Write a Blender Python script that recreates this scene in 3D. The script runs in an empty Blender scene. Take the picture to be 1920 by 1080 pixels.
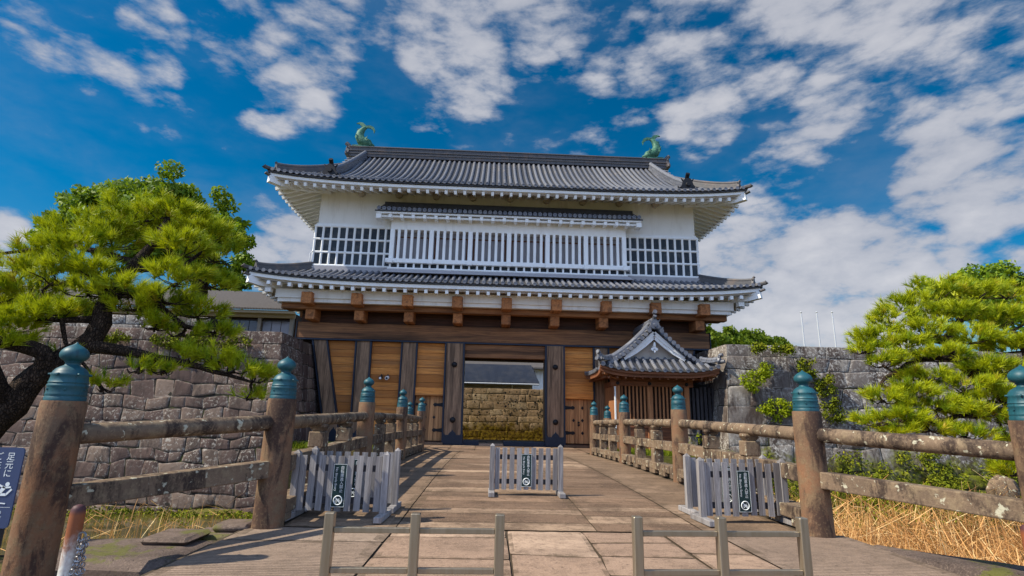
import bpy, math, random
import numpy as np
from mathutils import Vector, Matrix
random.seed(7)
R0 = random.Random
PI = math.pi
C = bpy.context.scene.collection
scene = bpy.context.scene

# ------------------------------------------------------------------ camera
CAM_F, CAM_YAW, CAM_PITCH, CAM_ROLL = 999.83, 0.03785, 0.23602, 0.02312
CAM_O = Vector((-0.783, 0.0, 1.35))
fw = Vector((math.sin(CAM_YAW)*math.cos(CAM_PITCH), math.cos(CAM_YAW)*math.cos(CAM_PITCH), math.sin(CAM_PITCH)))
rt = Vector((math.cos(CAM_YAW), -math.sin(CAM_YAW), 0)); up = rt.cross(fw)
cr, sr = math.cos(CAM_ROLL), math.sin(CAM_ROLL)
rt, up = rt*cr + up*sr, up*cr - rt*sr
cd = bpy.data.cameras.new('camera'); cam = bpy.data.objects.new('camera', cd); C.objects.link(cam)
cd.sensor_width = 36; cd.lens = 36*CAM_F/1920; cd.clip_end = 3000; cd.clip_start = 0.05
M = Matrix((rt, up, -fw)).transposed().to_4x4(); M.translation = CAM_O
cam.matrix_world = M; scene.camera = cam
def ray(u, v): return fw + rt*((u-960)/CAM_F) + up*((540-v)/CAM_F)
def at(u, v, Y):
    d = ray(u, v); return CAM_O + d*((Y-CAM_O.y)/d.y)

# ------------------------------------------------------------------ light
SUN_EL, SUN_FRONT = math.radians(46), math.radians(14)
S = Vector((-math.cos(SUN_FRONT)*math.cos(SUN_EL), -math.sin(SUN_FRONT)*math.cos(SUN_EL), math.sin(SUN_EL)))
ld = bpy.data.lights.new('sun', 'SUN'); ld.energy = 5.0; ld.angle = math.radians(0.55); ld.color = (1.0, 0.92, 0.76)
sun = bpy.data.objects.new('sun', ld); C.objects.link(sun); sun.rotation_euler = S.to_track_quat('Z', 'Y').to_euler(); sun.location = (-20, -10, 40)
scene.view_settings.view_transform = 'Standard'; scene.view_settings.look = 'None'
scene.view_settings.exposure = 0.42; scene.view_settings.gamma = 1

# ------------------------------------------------------------------ sky with clouds
W = bpy.data.worlds.new('World'); scene.world = W; W.use_nodes = True
nt = W.node_tree; N = nt.nodes; L = nt.links; N.clear()
def wn(t, **kw):
    n = N.new(t)
    for k, v in kw.items(): setattr(n, k, v)
    return n
def wmath(op, a, b=None, c=None, clamp=False):
    n = wn('ShaderNodeMath', operation=op, use_clamp=clamp)
    for i, x in enumerate((a, b, c)):
        if x is None: continue
        if isinstance(x, (int, float)): n.inputs[i].default_value = x
        else: L.new(x, n.inputs[i])
    return n.outputs[0]
tc = wn('ShaderNodeTexCoord'); dirv = tc.outputs['Generated']
sky = wn('ShaderNodeTexSky', sky_type='NISHITA', sun_disc=False, sun_elevation=SUN_EL, sun_rotation=math.radians(270-14), altitude=0, air_density=1.0, dust_density=0.6, ozone_density=2.0)
hs = wn('ShaderNodeHueSaturation'); hs.inputs['Saturation'].default_value = 1.66; hs.inputs['Value'].default_value = 0.72; hs.inputs['Hue'].default_value = 0.493
L.new(sky.outputs[0], hs.inputs['Color'])
sep = wn('ShaderNodeSeparateXYZ'); L.new(dirv, sep.inputs[0])
zz = wmath('ADD', wmath('MAXIMUM', sep.outputs[2], 0.0), 0.75)
comb = wn('ShaderNodeCombineXYZ'); L.new(wmath('DIVIDE', sep.outputs[0], zz), comb.inputs[0]); L.new(wmath('DIVIDE', sep.outputs[1], zz), comb.inputs[1]); L.new(wmath('MULTIPLY', sep.outputs[2], 1.6), comb.inputs[2])
def noise(scale, detail, rough, dist, off=0.0):
    n = wn('ShaderNodeTexNoise'); n.inputs['Scale'].default_value = scale; n.inputs['Detail'].default_value = detail; n.inputs['Roughness'].default_value = rough; n.inputs['Distortion'].default_value = dist
    if off:
        v = wn('ShaderNodeVectorMath', operation='ADD'); v.inputs[1].default_value = (off, off*0.7, off*1.3); L.new(comb.outputs[0], v.inputs[0]); L.new(v.outputs[0], n.inputs['Vector'])
    else: L.new(comb.outputs[0], n.inputs['Vector'])
    return n.outputs[0]
BL = [(60,60,80,.7),(170,95,80,.8),(265,125,80,.9),(290,45,70,.9),(30,230,80,.5),(70,295,60,.45),
 (470,50,110,.9),(560,110,115,1.05),(615,50,90,.95),(520,195,70,.55),(850,60,115,1.0),(880,150,75,.95),(730,30,70,.6),(810,220,50,.5),
 (1040,20,120,.9),(1190,140,110,.85),(1300,60,160,1.0),(1310,205,95,1.0),(1460,60,150,.95),(1600,30,160,.95),(1760,40,150,.9),(1890,60,140,.85),(1140,240,55,.55),
 (1560,195,90,.95),(1490,290,90,.62),(1800,260,150,1.25),(1860,340,170,1.55),(1740,370,80,1.2),(1760,330,90,.95),(1905,200,120,1.0),
 (1390,490,140,1.5),(1520,520,160,1.6),(1660,510,140,1.4),(1420,580,140,1.5),(1600,600,150,1.45),(1490,385,60,.5),(1330,560,100,1.2),(1760,480,90,1.0),
 (8,430,52,1.35),(545,470,72,1.5),(500,505,55,1.4),(490,370,55,.45),(2050,450,200,.9),(-120,500,160,.9)]
cov = None
for (u, v, r, w) in BL:
    d = ray(u, v).normalized(); e = ray(u+r, v).normalized(); ca = d.dot(e)
    dp = wn('ShaderNodeVectorMath', operation='DOT_PRODUCT'); L.new(dirv, dp.inputs[0]); dp.inputs[1].default_value = d
    mr = wn('ShaderNodeMapRange', interpolation_type='SMOOTHSTEP'); L.new(dp.outputs['Value'], mr.inputs['Value'])
    mr.inputs['From Min'].default_value = 1-(1-ca)*2.0; mr.inputs['From Max'].default_value = 1-(1-ca)*0.08; mr.inputs['To Max'].default_value = w
    cov = mr.outputs[0] if cov is None else wmath('MAXIMUM', cov, mr.outputs[0])
# unseen bright bluish cloud bank, added behind the viewer to fill the shaded facade
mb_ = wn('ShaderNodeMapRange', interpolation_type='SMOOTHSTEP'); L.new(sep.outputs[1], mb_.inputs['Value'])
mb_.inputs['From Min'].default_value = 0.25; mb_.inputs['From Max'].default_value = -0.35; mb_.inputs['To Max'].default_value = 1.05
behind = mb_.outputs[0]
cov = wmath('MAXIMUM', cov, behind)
n1 = noise(6.5, 9, 0.60, 0.25); n2 = noise(26.0, 7, 0.62, 0.15, 3.1); n3 = noise(2.6, 5, 0.55, 0.5, 7.7)
pv_ = wn('ShaderNodeTexVoronoi'); pv_.feature = 'F1'; pv_.inputs['Scale'].default_value = 15.0
pa_ = wn('ShaderNodeVectorMath', operation='MULTIPLY_ADD'); wv = wn('ShaderNodeTexNoise'); wv.inputs['Scale'].default_value = 9.0; wv.inputs['Detail'].default_value = 5.0; L.new(comb.outputs[0], wv.inputs['Vector']); L.new(wv.outputs['Color'], pa_.inputs[0]); pa_.inputs[1].default_value = (.16, .16, .16); L.new(comb.outputs[0], pa_.inputs[2]); L.new(pa_.outputs[0], pv_.inputs['Vector'])
puff = wmath('SUBTRACT', 0.86, pv_.outputs['Distance'])
nn = wmath('ADD', wmath('ADD', wmath('MULTIPLY', n1, 0.56), wmath('MULTIPLY', n2, 0.30)), wmath('MULTIPLY', puff, 0.22))
den = wmath('ADD', wmath('MULTIPLY', cov, 0.47), wmath('MULTIPLY', wmath('SUBTRACT', nn, 0.5), 2.2))
mr = wn('ShaderNodeMapRange', interpolation_type='SMOOTHSTEP'); L.new(den, mr.inputs['Value']); mr.inputs['From Min'].default_value = 0.17; mr.inputs['From Max'].default_value = 0.64
alpha = wmath('MULTIPLY', mr.outputs[0], 0.93)
# thin veil everywhere
veil = wn('ShaderNodeMapRange', interpolation_type='SMOOTHSTEP'); L.new(wmath('ADD', wmath('MULTIPLY', n3, 0.6), wmath('MULTIPLY', nn, 0.4)), veil.inputs['Value']); veil.inputs['From Min'].default_value = 0.42; veil.inputs['From Max'].default_value = 0.72; veil.inputs['To Max'].default_value = 0.22
alpha = wmath('MAXIMUM', alpha, veil.outputs[0])
shade = wn('ShaderNodeMapRange'); L.new(wmath('ADD', wmath('MULTIPLY', den, 0.7), wmath('MULTIPLY', n3, -0.9)), shade.inputs['Value']); shade.inputs['From Min'].default_value = -0.35; shade.inputs['From Max'].default_value = 0.3
ccol = wn('ShaderNodeMix', data_type='RGBA'); L.new(shade.outputs[0], ccol.inputs['Factor'])
ccol.inputs['A'].default_value = (2.7, 2.95, 3.6, 1); ccol.inputs['B'].default_value = (4.9, 4.9, 5.2, 1)
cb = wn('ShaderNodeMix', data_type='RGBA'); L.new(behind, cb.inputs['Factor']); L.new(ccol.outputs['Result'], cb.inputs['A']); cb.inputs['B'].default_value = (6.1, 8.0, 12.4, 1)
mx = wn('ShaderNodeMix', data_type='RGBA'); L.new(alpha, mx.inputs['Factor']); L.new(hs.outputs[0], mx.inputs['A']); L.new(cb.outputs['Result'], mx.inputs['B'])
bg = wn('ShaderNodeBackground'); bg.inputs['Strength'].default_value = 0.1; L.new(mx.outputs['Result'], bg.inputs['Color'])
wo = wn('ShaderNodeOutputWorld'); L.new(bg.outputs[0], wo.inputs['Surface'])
W.cycles.sampling_method = 'MANUAL'; W.cycles.sample_map_resolution = 512

# ------------------------------------------------------------------ materials
def srgb(r, g, b):
    f = lambda c: (c/255/12.92 if c/255 <= 0.04045 else ((c/255+0.055)/1.055)**2.4)
    return (f(r), f(g), f(b), 1)
def lin(c): return (c[0], c[1], c[2], 1)
class Mat:
    """small helper that strings nodes together on one Principled material"""
    def __init__(s, name, rough=0.7, metal=0.0, spec=0.35):
        s.m = bpy.data.materials.new(name); s.m.use_nodes = True; s.nt = s.m.node_tree; s.N = s.nt.nodes; s.L = s.nt.links
        s.bsdf = s.N['Principled BSDF']; s.bsdf.inputs['Roughness'].default_value = rough; s.bsdf.inputs['Metallic'].default_value = metal
        s.bsdf.inputs['Specular IOR Level'].default_value = spec
        s.tc = s.N.new('ShaderNodeTexCoord'); s.geo = s.N.new('ShaderNodeNewGeometry')
    def pos(s, scale=(1, 1, 1)):
        mp = s.N.new('ShaderNodeMapping'); mp.inputs['Scale'].default_value = scale; s.L.new(s.tc.outputs['Object'], mp.inputs['Vector']); return mp.outputs[0]
    def set(s, sock, x):
        if hasattr(x, 'is_output'): s.L.new(x, sock)
        elif isinstance(x, (tuple, list)) and len(x) == 3 and sock.type == 'RGBA': sock.default_value = lin(x)
        else: sock.default_value = x
    def noise(s, scale=5, detail=5, rough=0.6, dist=0, vec=None, out=0):
        n = s.N.new('ShaderNodeTexNoise'); n.inputs['Scale'].default_value = scale; n.inputs['Detail'].default_value = detail; n.inputs['Roughness'].default_value = rough; n.inputs['Distortion'].default_value = dist
        s.L.new(vec if vec is not None else s.tc.outputs['Object'], n.inputs['Vector']); return n.outputs[out]
    def vor(s, scale=5, feature='F1', vec=None, out='Distance', rnd=1):
        n = s.N.new('ShaderNodeTexVoronoi'); n.feature = feature; n.inputs['Scale'].default_value = scale; n.inputs['Randomness'].default_value = rnd
        s.L.new(vec if vec is not None else s.tc.outputs['Object'], n.inputs['Vector']); return n.outputs[out]
    def wave(s, scale, vec=None, dist=2, detail=2, direction='X', dscale=1.0):
        n = s.N.new('ShaderNodeTexWave'); n.bands_direction = direction; n.inputs['Scale'].default_value = scale; n.inputs['Distortion'].default_value = dist; n.inputs['Detail'].default_value = detail; n.inputs['Detail Scale'].default_value = dscale
        s.L.new(vec if vec is not None else s.tc.outputs['Object'], n.inputs['Vector']); return n.outputs['Fac']
    def ramp(s, x, lo, hi, a=0.0, b=1.0, smooth=True):
        n = s.N.new('ShaderNodeMapRange'); n.interpolation_type = 'SMOOTHSTEP' if smooth else 'LINEAR'
        s.L.new(x, n.inputs['Value']); n.inputs['From Min'].default_value = lo; n.inputs['From Max'].default_value = hi; n.inputs['To Min'].default_value = a; n.inputs['To Max'].default_value = b; return n.outputs[0]
    def mix(s, f, a, b, mode='MIX'):
        n = s.N.new('ShaderNodeMix'); n.data_type = 'RGBA'; n.blend_type = mode
        s.set(n.inputs['Factor'], f); s.set(n.inputs['A'], a); s.set(n.inputs['B'], b); return n.outputs['Result']
    def math(s, op, a, b=None, clamp=False):
        n = s.N.new('ShaderNodeMath'); n.operation = op; n.use_clamp = clamp; s.set(n.inputs[0], a)
        if b is not None: s.set(n.inputs[1], b)
        return n.outputs[0]
    def rnd(s):
        n = s.N.new('ShaderNodeAttribute'); n.attribute_name = 'rnd'; return n.outputs['Fac']
    def z(s):
        n = s.N.new('ShaderNodeSeparateXYZ'); s.L.new(s.geo.outputs['Position'], n.inputs[0]); return n.outputs[2]
    def xyz(s):
        n = s.N.new('ShaderNodeSeparateXYZ'); s.L.new(s.geo.outputs['Position'], n.inputs[0]); return n.outputs
    def nz(s):
        n = s.N.new('ShaderNodeSeparateXYZ'); s.L.new(s.geo.outputs['Normal'], n.inputs[0]); return n.outputs[2]
    def color(s, c): s.set(s.bsdf.inputs['Base Color'], c); return s
    def bump(s, h, strength=0.4, dist=0.02):
        n = s.N.new('ShaderNodeBump'); n.inputs['Strength'].default_value = strength; n.inputs['Distance'].default_value = dist
        s.L.new(h, n.inputs['Height']); s.L.new(n.outputs[0], s.bsdf.inputs['Normal']); return s
    def rough(s, r): s.set(s.bsdf.inputs['Roughness'], r); return s
    def translucent(s, col, f=0.3):
        t = s.N.new('ShaderNodeBsdfTranslucent'); s.set(t.inputs['Color'], col); mx = s.N.new('ShaderNodeMixShader'); mx.inputs[0].default_value = f
        s.L.new(s.bsdf.outputs[0], mx.inputs[1]); s.L.new(t.outputs[0], mx.inputs[2]); out = [n for n in s.N if n.type == 'OUTPUT_MATERIAL'][0]; s.L.new(mx.outputs[0], out.inputs['Surface']); return s

MT = {}
def wood(name, c1, c2, axis, dark=(0.02, 0.012, 0.008), stain=0.5, rndamt=0.6, sc=1.0, rough=0.75):
    m = Mat(name, rough); sv = {'x': (0.7, 14, 14), 'y': (14, 0.7, 14), 'z': (14, 14, 0.7)}[axis]
    sv = tuple(q*sc for q in sv)
    # each plank is shifted in the grain pattern by its own random number
    v = m.N.new('ShaderNodeVectorMath'); v.operation = 'ADD'; m.L.new(m.pos(sv), v.inputs[0])
    cx = m.N.new('ShaderNodeCombineXYZ'); r = m.math('MULTIPLY', m.rnd(), 37.0)
    for i in range(3): m.L.new(r, cx.inputs[i])
    m.L.new(cx.outputs[0], v.inputs[1]); vec = v.outputs[0]
    g = m.noise(1.0, 6, 0.65, 1.2, vec)
    g2 = m.noise(0.35, 4, 0.6, 0.6, vec)
    c = m.mix(m.ramp(g, 0.3, 0.7), c1, c2)
    c = m.mix(m.ramp(m.rnd(), 0, 1, 0, rndamt, False), c, tuple(q*0.45 for q in c2))
    c = m.mix(m.ramp(g2, 0.47, 0.64, 0, stain), c, dark)
    c = m.mix(m.ramp(m.noise(3.2, 6, 0.7, 0.5, vec), 0.5, 0.62, 0, 0.35), c, tuple(q*0.35 for q in c2)); m.color(c).bump(g, 0.5, 0.012); MT[name] = m.m; return m
wood('pillar_wood', (0.36, 0.225, 0.135), (0.16, 0.095, 0.057), 'z', stain=0.6, rndamt=0.3)
wood('plank_wood', (0.88, 0.375, 0.090), (0.60, 0.205, 0.042), 'x', dark=(0.24, 0.11, 0.045), stain=0.6, rndamt=0.85, sc=0.8)
wood('lintel_wood', (0.34, 0.155, 0.062), (0.14, 0.063, 0.030), 'x', stain=0.7, rndamt=0.3, sc=0.55)
wood('bracket_wood', (0.60, 0.25, 0.085), (0.36, 0.13, 0.045), 'y', stain=0.5, rndamt=0.5)
wood('purlin_wood', (0.40, 0.165, 0.052), (0.20, 0.075, 0.026), 'x', stain=0.5, rndamt=0.3)
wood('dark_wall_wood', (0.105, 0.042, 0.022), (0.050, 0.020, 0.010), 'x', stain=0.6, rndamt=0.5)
wood('door_wood', (0.70, 0.37, 0.16), (0.46, 0.22, 0.09), 'z', stain=0.5, rndamt=0.5)
wood('house_wood', (0.52, 0.225, 0.090), (0.31, 0.12, 0.046), 'z', stain=0.35, rndamt=0.5)
wood('house_beam', (0.30, 0.115, 0.048), (0.18, 0.062, 0.026), 'x', stain=0.4, rndamt=0.4)
wood('grey_wood', (0.40, 0.38, 0.375), (0.25, 0.23, 0.23), 'z', dark=(0.09, 0.075, 0.07), stain=0.5, rndamt=0.45, sc=2.2, rough=0.85)
wood('dark_stake', (0.085, 0.08, 0.088), (0.03, 0.028, 0.034), 'z', stain=0.4)

m = Mat('white_plaster', 0.8); n = m.noise(0.9, 6, 0.65); n2 = m.noise(14, 4, 0.6)
st = m.noise(1.0, 5, 0.7, 0, m.pos((2.2, 2.2, 0.28)))
c = m.mix(m.ramp(n, 0.4, 0.75, 0, 0.35), (0.84, 0.82, 0.78), (0.68, 0.65, 0.60)); c = m.mix(m.ramp(st, 0.50, 0.68, 0, 0.34), c, (0.50, 0.46, 0.41))
m.color(c).bump(n2, 0.12, 0.006); MT['white'] = m.m
m = Mat('white_trim', 0.6); n = m.noise(2.0, 5, 0.6); m.color(m.mix(m.ramp(n, 0.45, 0.8, 0, 0.4), (0.86, 0.86, 0.85), (0.66, 0.64, 0.6))).bump(m.noise(20, 3), 0.08, 0.004); MT['trim'] = m.m
m = Mat('roof_tile', 0.48, spec=0.45); n = m.noise(1.2, 5, 0.6); n2 = m.noise(9, 4, 0.6); 
c = m.mix(m.rnd(), (0.092, 0.100, 0.128), (0.170, 0.178, 0.205)); c = m.mix(m.ramp(n2, 0.48, 0.66, 0, 0.55), c, (0.08, 0.08, 0.09)); c = m.mix(m.ramp(n, 0.5, 0.66, 0, 0.4), c, (0.22, 0.195, 0.17))
jt = m.ramp(m.wave(1.0, m.pos((0, 2.2, 0)), 0, 0, 'Y'), 0.0, 0.08); c = m.mix(jt, (0.06, 0.06, 0.06), c)
m.color(c).bump(n2, 0.2, 0.01); MT['tile'] = m.m
m = Mat('roof_pan', 0.55); n = m.noise(6, 5, 0.6); m.color(m.mix(n, (0.030, 0.031, 0.035), (0.062, 0.060, 0.062))).bump(m.wave(1, m.pos((0, 4.5, 0)), 0.3, 1, 'Y'), 0.5, 0.02); MT['pan'] = m.m
m = Mat('ridge_tile', 0.5); n = m.noise(8, 5, 0.6); c = m.mix(n, (0.050, 0.050, 0.056), (0.115, 0.11, 0.112)); c = m.mix(m.ramp(m.noise(1.5, 4), 0.5, 0.7, 0, 0.6), c, (0.17, 0.12, 0.095)); m.color(c).bump(n, 0.2, 0.01); MT['ridge'] = m.m
m = Mat('slate', 0.55, spec=0.25); n = m.noise(3.5, 5, 0.65, 0.5); c = m.mix(m.rnd(), (0.014, 0.022, 0.033), (0.034, 0.045, 0.054)); c = m.mix(m.ramp(n, 0.50, 0.68, 0, 0.6), c, (0.11, 0.105, 0.095)); m.color(c); MT['slate'] = m.m
m = Mat('dark_iron', 0.45, 0.4); n = m.noise(25, 4); m.color(m.mix(n, (0.012, 0.018, 0.034), (0.028, 0.037, 0.058))); MT['iron'] = m.m
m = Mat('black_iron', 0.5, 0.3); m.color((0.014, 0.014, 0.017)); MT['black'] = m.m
m = Mat('teal_bronze', 0.5, 0.0, 0.4); n = m.noise(5, 6, 0.65, 0.3); st = m.noise(1.0, 5, 0.7, 0, m.pos((16, 16, 1.4))); c = m.mix(m.ramp(n, 0.35, 0.7), (0.008, 0.060, 0.082), (0.015, 0.098, 0.122)); c = m.mix(m.ramp(st, 0.5, 0.72, 0, 0.7), c, (0.006, 0.030, 0.042)); c = m.mix(m.ramp(m.noise(40, 3), 0.60, 0.72, 0, 0.35), c, (0.05, 0.16, 0.17)); m.color(c).bump(n, 0.12, 0.01); MT['teal'] = m.m
m = Mat('green_bronze', 0.6, 0.1); n = m.noise(9, 5, 0.65); c = m.mix(m.ramp(n, 0.35, 0.65), (0.018, 0.095, 0.062), (0.085, 0.21, 0.13)); c = m.mix(m.ramp(m.noise(22, 4), 0.55, 0.7, 0, 0.7), c, (0.03, 0.08, 0.06)); m.color(c).bump(n, 0.5, 0.03); MT['patina'] = m.m

def raw_stone(name, c1, c2, c3, lichen=(0.42, 0.40, 0.33), lt=(0.64, 0.72), dark=(0.025, 0.02, 0.02), dk=0.8, scale=1.0):
    m = Mat(name, 0.88, spec=0.2)
    big = m.noise(1.6*scale, 5, 0.65, 0.4); fine = m.noise(34*scale, 5, 0.7); mid = m.noise(7*scale, 6, 0.65)
    c = m.mix(m.ramp(big, 0.32, 0.68), c1, c2); c = m.mix(m.ramp(mid, 0.48, 0.62, 0, 0.7), c, c3)
    st = m.noise(1.0, 7, 0.72, 0.4, m.pos((3.6*scale, 3.6*scale, 1.1*scale)))
    c = m.mix(m.ramp(st, 0.46, 0.60, 0, dk), c, dark)
    li = m.noise(11*scale, 4, 0.55, 0.3); c = m.mix(m.ramp(li, lt[0], lt[1], 0, 0.85), c, lichen)
    pt = m.ramp(m.noise(48*scale, 4, 0.7), 0.58, 0.68); c = m.mix(m.math('MULTIPLY', pt, 0.5), c, dark); c = m.mix(m.ramp(fine, 0.52, 0.68, 0, 0.3), c, tuple(min(1, q*1.7) for q in c3))
    m.color(c); m.bump(m.math('ADD', fine, m.math('MULTIPLY', mid, 0.8)), 0.5, 0.012); MT[name] = m.m; return m
raw_stone('post_stone', (0.235, 0.115, 0.060), (0.155, 0.098, 0.062), (0.19, 0.130, 0.075), lt=(0.80, 0.9), dark=(0.050, 0.030, 0.024), dk=0.9)
raw_stone('rail_stone', (0.205, 0.140, 0.092), (0.145, 0.102, 0.070), (0.25, 0.185, 0.115), lt=(0.62, 0.66), dark=(0.038, 0.026, 0.022), dk=0.92, lichen=(0.50, 0.48, 0.36))

def wall_stone(name, cs, lich, moss, mosst, joint, sc=1.0, dirt=(0.03, 0.022, 0.02), dirtamt=0.6):
    m = Mat(name, 0.9, spec=0.2); r = m.rnd()
    c = m.mix(m.ramp(r, 0.0, 0.5), cs[0], cs[1]); c = m.mix(m.ramp(r, 0.55, 1.0), c, cs[2])
    mid = m.noise(5*sc, 6, 0.68, 0.3); fine = m.noise(30*sc, 5, 0.7); big = m.noise(0.55*sc, 5, 0.6, 0.3)
    c = m.mix(m.ramp(mid, 0.46, 0.7, 0, 0.55), c, tuple(q*0.55 for q in cs[0]))
    st = m.noise(1.0, 6, 0.7, 0.4, m.pos((1.6*sc, 1.6*sc, 0.34*sc))); c = m.mix(m.ramp(st, 0.455, 0.60, 0, dirtamt), c, dirt)
    li = m.noise(9*sc, 5, 0.7, 0.5); lim = m.math('MULTIPLY', m.ramp(li, lich[1], lich[1]+0.10), m.ramp(big, 0.38, 0.62)); c = m.mix(m.math('MULTIPLY', lim, lich[2]), c, lich[0])
    mo = m.noise(1.1*sc, 7, 0.7, 0.5); c = m.mix(m.ramp(mo, mosst, mosst+0.07, 0, 0.9), c, m.mix(fine, moss[0], moss[1]))
    ea = m.N.new('ShaderNodeAttribute'); ea.attribute_name = 'rim'; c = m.mix(m.math('MULTIPLY', ea.outputs['Fac'], m.ramp(m.noise(4*sc, 5, 0.7), 0.44, 0.62, 0, 0.30)), c, lich[0])
    if name == 'grey_stone':
        zz_ = m.ramp(m.math('ADD', m.z(), m.math('MULTIPLY', mo, 5.0)), 1.6, 3.0, 1, 0); c = m.mix(zz_, c, m.mix(m.ramp(mid, .4, .6), (0.05, 0.045, 0.012), (0.20, 0.21, 0.015)))
    if name == 'yellow_stone':
        zz_ = m.ramp(m.math('ADD', m.z(), m.math('MULTIPLY', mo, 2.4)), 1.55, 2.35, 1, 0); c = m.mix(zz_, c, m.mix(m.ramp(mid, .4, .6), (0.11, 0.062, 0.014), (0.34, 0.23, 0.025)))
    m.color(c).bump(m.math('ADD', m.math('MULTIPLY', mid, 1.0), m.math('MULTIPLY', fine, 0.5)), 0.7, 0.03); MT[name] = m.m; return m
wall_stone('purple_stone', [(0.138, 0.090, 0.072), (0.088, 0.058, 0.050), (0.20, 0.145, 0.112)], ((0.44, 0.40, 0.34), 0.53, 0.8), ((0.10, 0.11, 0.010), (0.24, 0.23, 0.015)), 0.66, None)
wall_stone('grey_stone', [(0.20, 0.168, 0.142), (0.135, 0.112, 0.100), (0.27, 0.24, 0.21)], ((0.55, 0.52, 0.47), 0.50, 0.85), ((0.12, 0.13, 0.010), (0.28, 0.24, 0.015)), 0.665, None, dirt=(0.050, 0.033, 0.027), dirtamt=0.85)
m = wall_stone('yellow_stone', [(0.80, 0.55, 0.31), (0.62, 0.42, 0.25), (0.88, 0.66, 0.42)], ((0.50, 0.42, 0.26), 0.55, 0.6), ((0.14, 0.12, 0.012), (0.25, 0.20, 0.02)), 0.66, None, sc=1.2, dirt=(0.30, 0.20, 0.10), dirtamt=0.45)
m = Mat('bed_sand', 0.95); m.color(m.mix(m.noise(8, 5), (0.050, 0.034, 0.022), (0.085, 0.06, 0.035))); MT['bed'] = m.m
m = Mat('joint_dark', 0.95); m.color(m.mix(m.ramp(m.noise(1.5, 5), 0.5, 0.7), (0.020, 0.016, 0.013), (0.05, 0.055, 0.012))); MT['joint'] = m.m

def paving(name, cs, groove=False, dirt=0.5):
    m = Mat(name, 0.85, spec=0.25); r = m.rnd()
    c = m.mix(m.ramp(r, 0.0, 0.5), cs[0], cs[1]); c = m.mix(m.ramp(r, 0.55, 1.0), c, cs[2])
    big = m.noise(0.8, 6, 0.65, 0.4); mid = m.noise(6, 6, 0.7, 0.3); fine = m.noise(60, 5, 0.7)
    st = m.noise(1.0, 6, 0.7, 0.5, m.pos((0.5, 2.6, 1)))
    c = m.mix(m.ramp(mid, 0.46, 0.62, 0, 0.42), c, tuple(q*0.5 for q in cs[0])); c = m.mix(m.ramp(big, 0.47, 0.62, 0, dirt), c, tuple(q*0.42 for q in cs[1])); c = m.mix(m.ramp(st, 0.48, 0.62, 0, dirt*0.8), c, tuple(q*0.45 for q in cs[1]))
    c = m.mix(m.ramp(fine, 0.48, 0.66, 0, 0.35), c, tuple(min(1, q*1.4) for q in cs[2])); c = m.mix(m.ramp(m.noise(13, 6, 0.75, 0.6), 0.52, 0.66, 0, 0.5), c, tuple(q*0.40 for q in cs[1]))
    ra = m.N.new('ShaderNodeAttribute'); ra.attribute_name = 'rim'; c = m.mix(m.math('MULTIPLY', ra.outputs['Fac'], m.ramp(m.noise(3.0, 5, 0.7), 0.40, 0.62, 0, 0.55)), c, (0.10, 0.105, 0.016) if name == 'bank_slab' else (0.075, 0.052, 0.030))
    if name == 'bank_slab': c = m.mix(m.ramp(m.noise(1.7, 6, 0.7, 0.5), 0.52, 0.60, 0, 0.75), c, (0.105, 0.11, 0.016))
    h = m.math('ADD', m.math('MULTIPLY', mid, 0.8), m.math('MULTIPLY', fine, 0.6))
    if groove:
        w = m.wave(1.0, m.pos((0, 6.0, 0)), 0.0, 0, 'Y'); w = m.math('ADD', w, m.math('MULTIPLY', mid, 0.5))
        g = m.ramp(w, 0.25, 0.75); c = m.mix(m.math('MULTIPLY', m.math('SUBTRACT', 1.0, g), 0.40), c, tuple(q*0.35 for q in cs[1])); h = m.math('ADD', h, m.math('MULTIPLY', g, 1.6))
    pit = m.ramp(m.noise(26, 5, 0.75), 0.60, 0.72); c = m.mix(m.math('MULTIPLY', pit, 0.55), c, tuple(q*0.22 for q in cs[1])); h = m.math('SUBTRACT', h, m.math('MULTIPLY', pit, 0.8))
    m.color(c).bump(h, 0.8, 0.014); MT[name] = m.m
paving('slab', [(0.37, 0.248, 0.172), (0.30, 0.198, 0.138), (0.45, 0.315, 0.222)], dirt=0.4)
paving('deck_slab', [(0.245, 0.155, 0.100), (0.155, 0.096, 0.062), (0.37, 0.255, 0.17)], dirt=0.62)
paving('side_slab', [(0.24, 0.160, 0.105), (0.19, 0.125, 0.080), (0.29, 0.20, 0.135)], dirt=0.55)
paving('grooved', [(0.35, 0.252, 0.185), (0.30, 0.212, 0.155), (0.38, 0.28, 0.208)], groove=True, dirt=0.4)
paving('bank_slab', [(0.17, 0.125, 0.100), (0.115, 0.082, 0.070), (0.24, 0.18, 0.14)], dirt=0.7)

m = Mat('earth', 0.95, spec=0.1); z_ = m.z(); n = m.noise(0.9, 7, 0.7, 0.4); f = m.noise(14, 5, 0.7)
c = m.mix(m.ramp(n, 0.40, 0.6), (0.11, 0.075, 0.04), (0.12, 0.125, 0.018)); c = m.mix(m.ramp(f, 0.5, 0.75, 0, 0.6), c, (0.24, 0.155, 0.07)); m.color(c).bump(f, 0.8, 0.05); MT['earth'] = m.m
m = Mat('water', 0.06, spec=0.5); n = m.noise(2.2, 4, 0.6); m.color(m.mix(m.ramp(m.noise(0.7, 5, 0.65), 0.42, 0.6), (0.055, 0.05, 0.016), (0.10, 0.085, 0.018))).bump(n, 0.06, 0.02); MT['water'] = m.m
m = Mat('moss', 0.95, spec=0.1); n = m.noise(3, 6, 0.65); c = m.mix(m.ramp(n, 0.35, 0.65), (0.085, 0.11, 0.008), (0.25, 0.24, 0.012)); c = m.mix(m.rnd(), c, (0.13, 0.16, 0.012)); m.color(c); MT['moss'] = m.m
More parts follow.
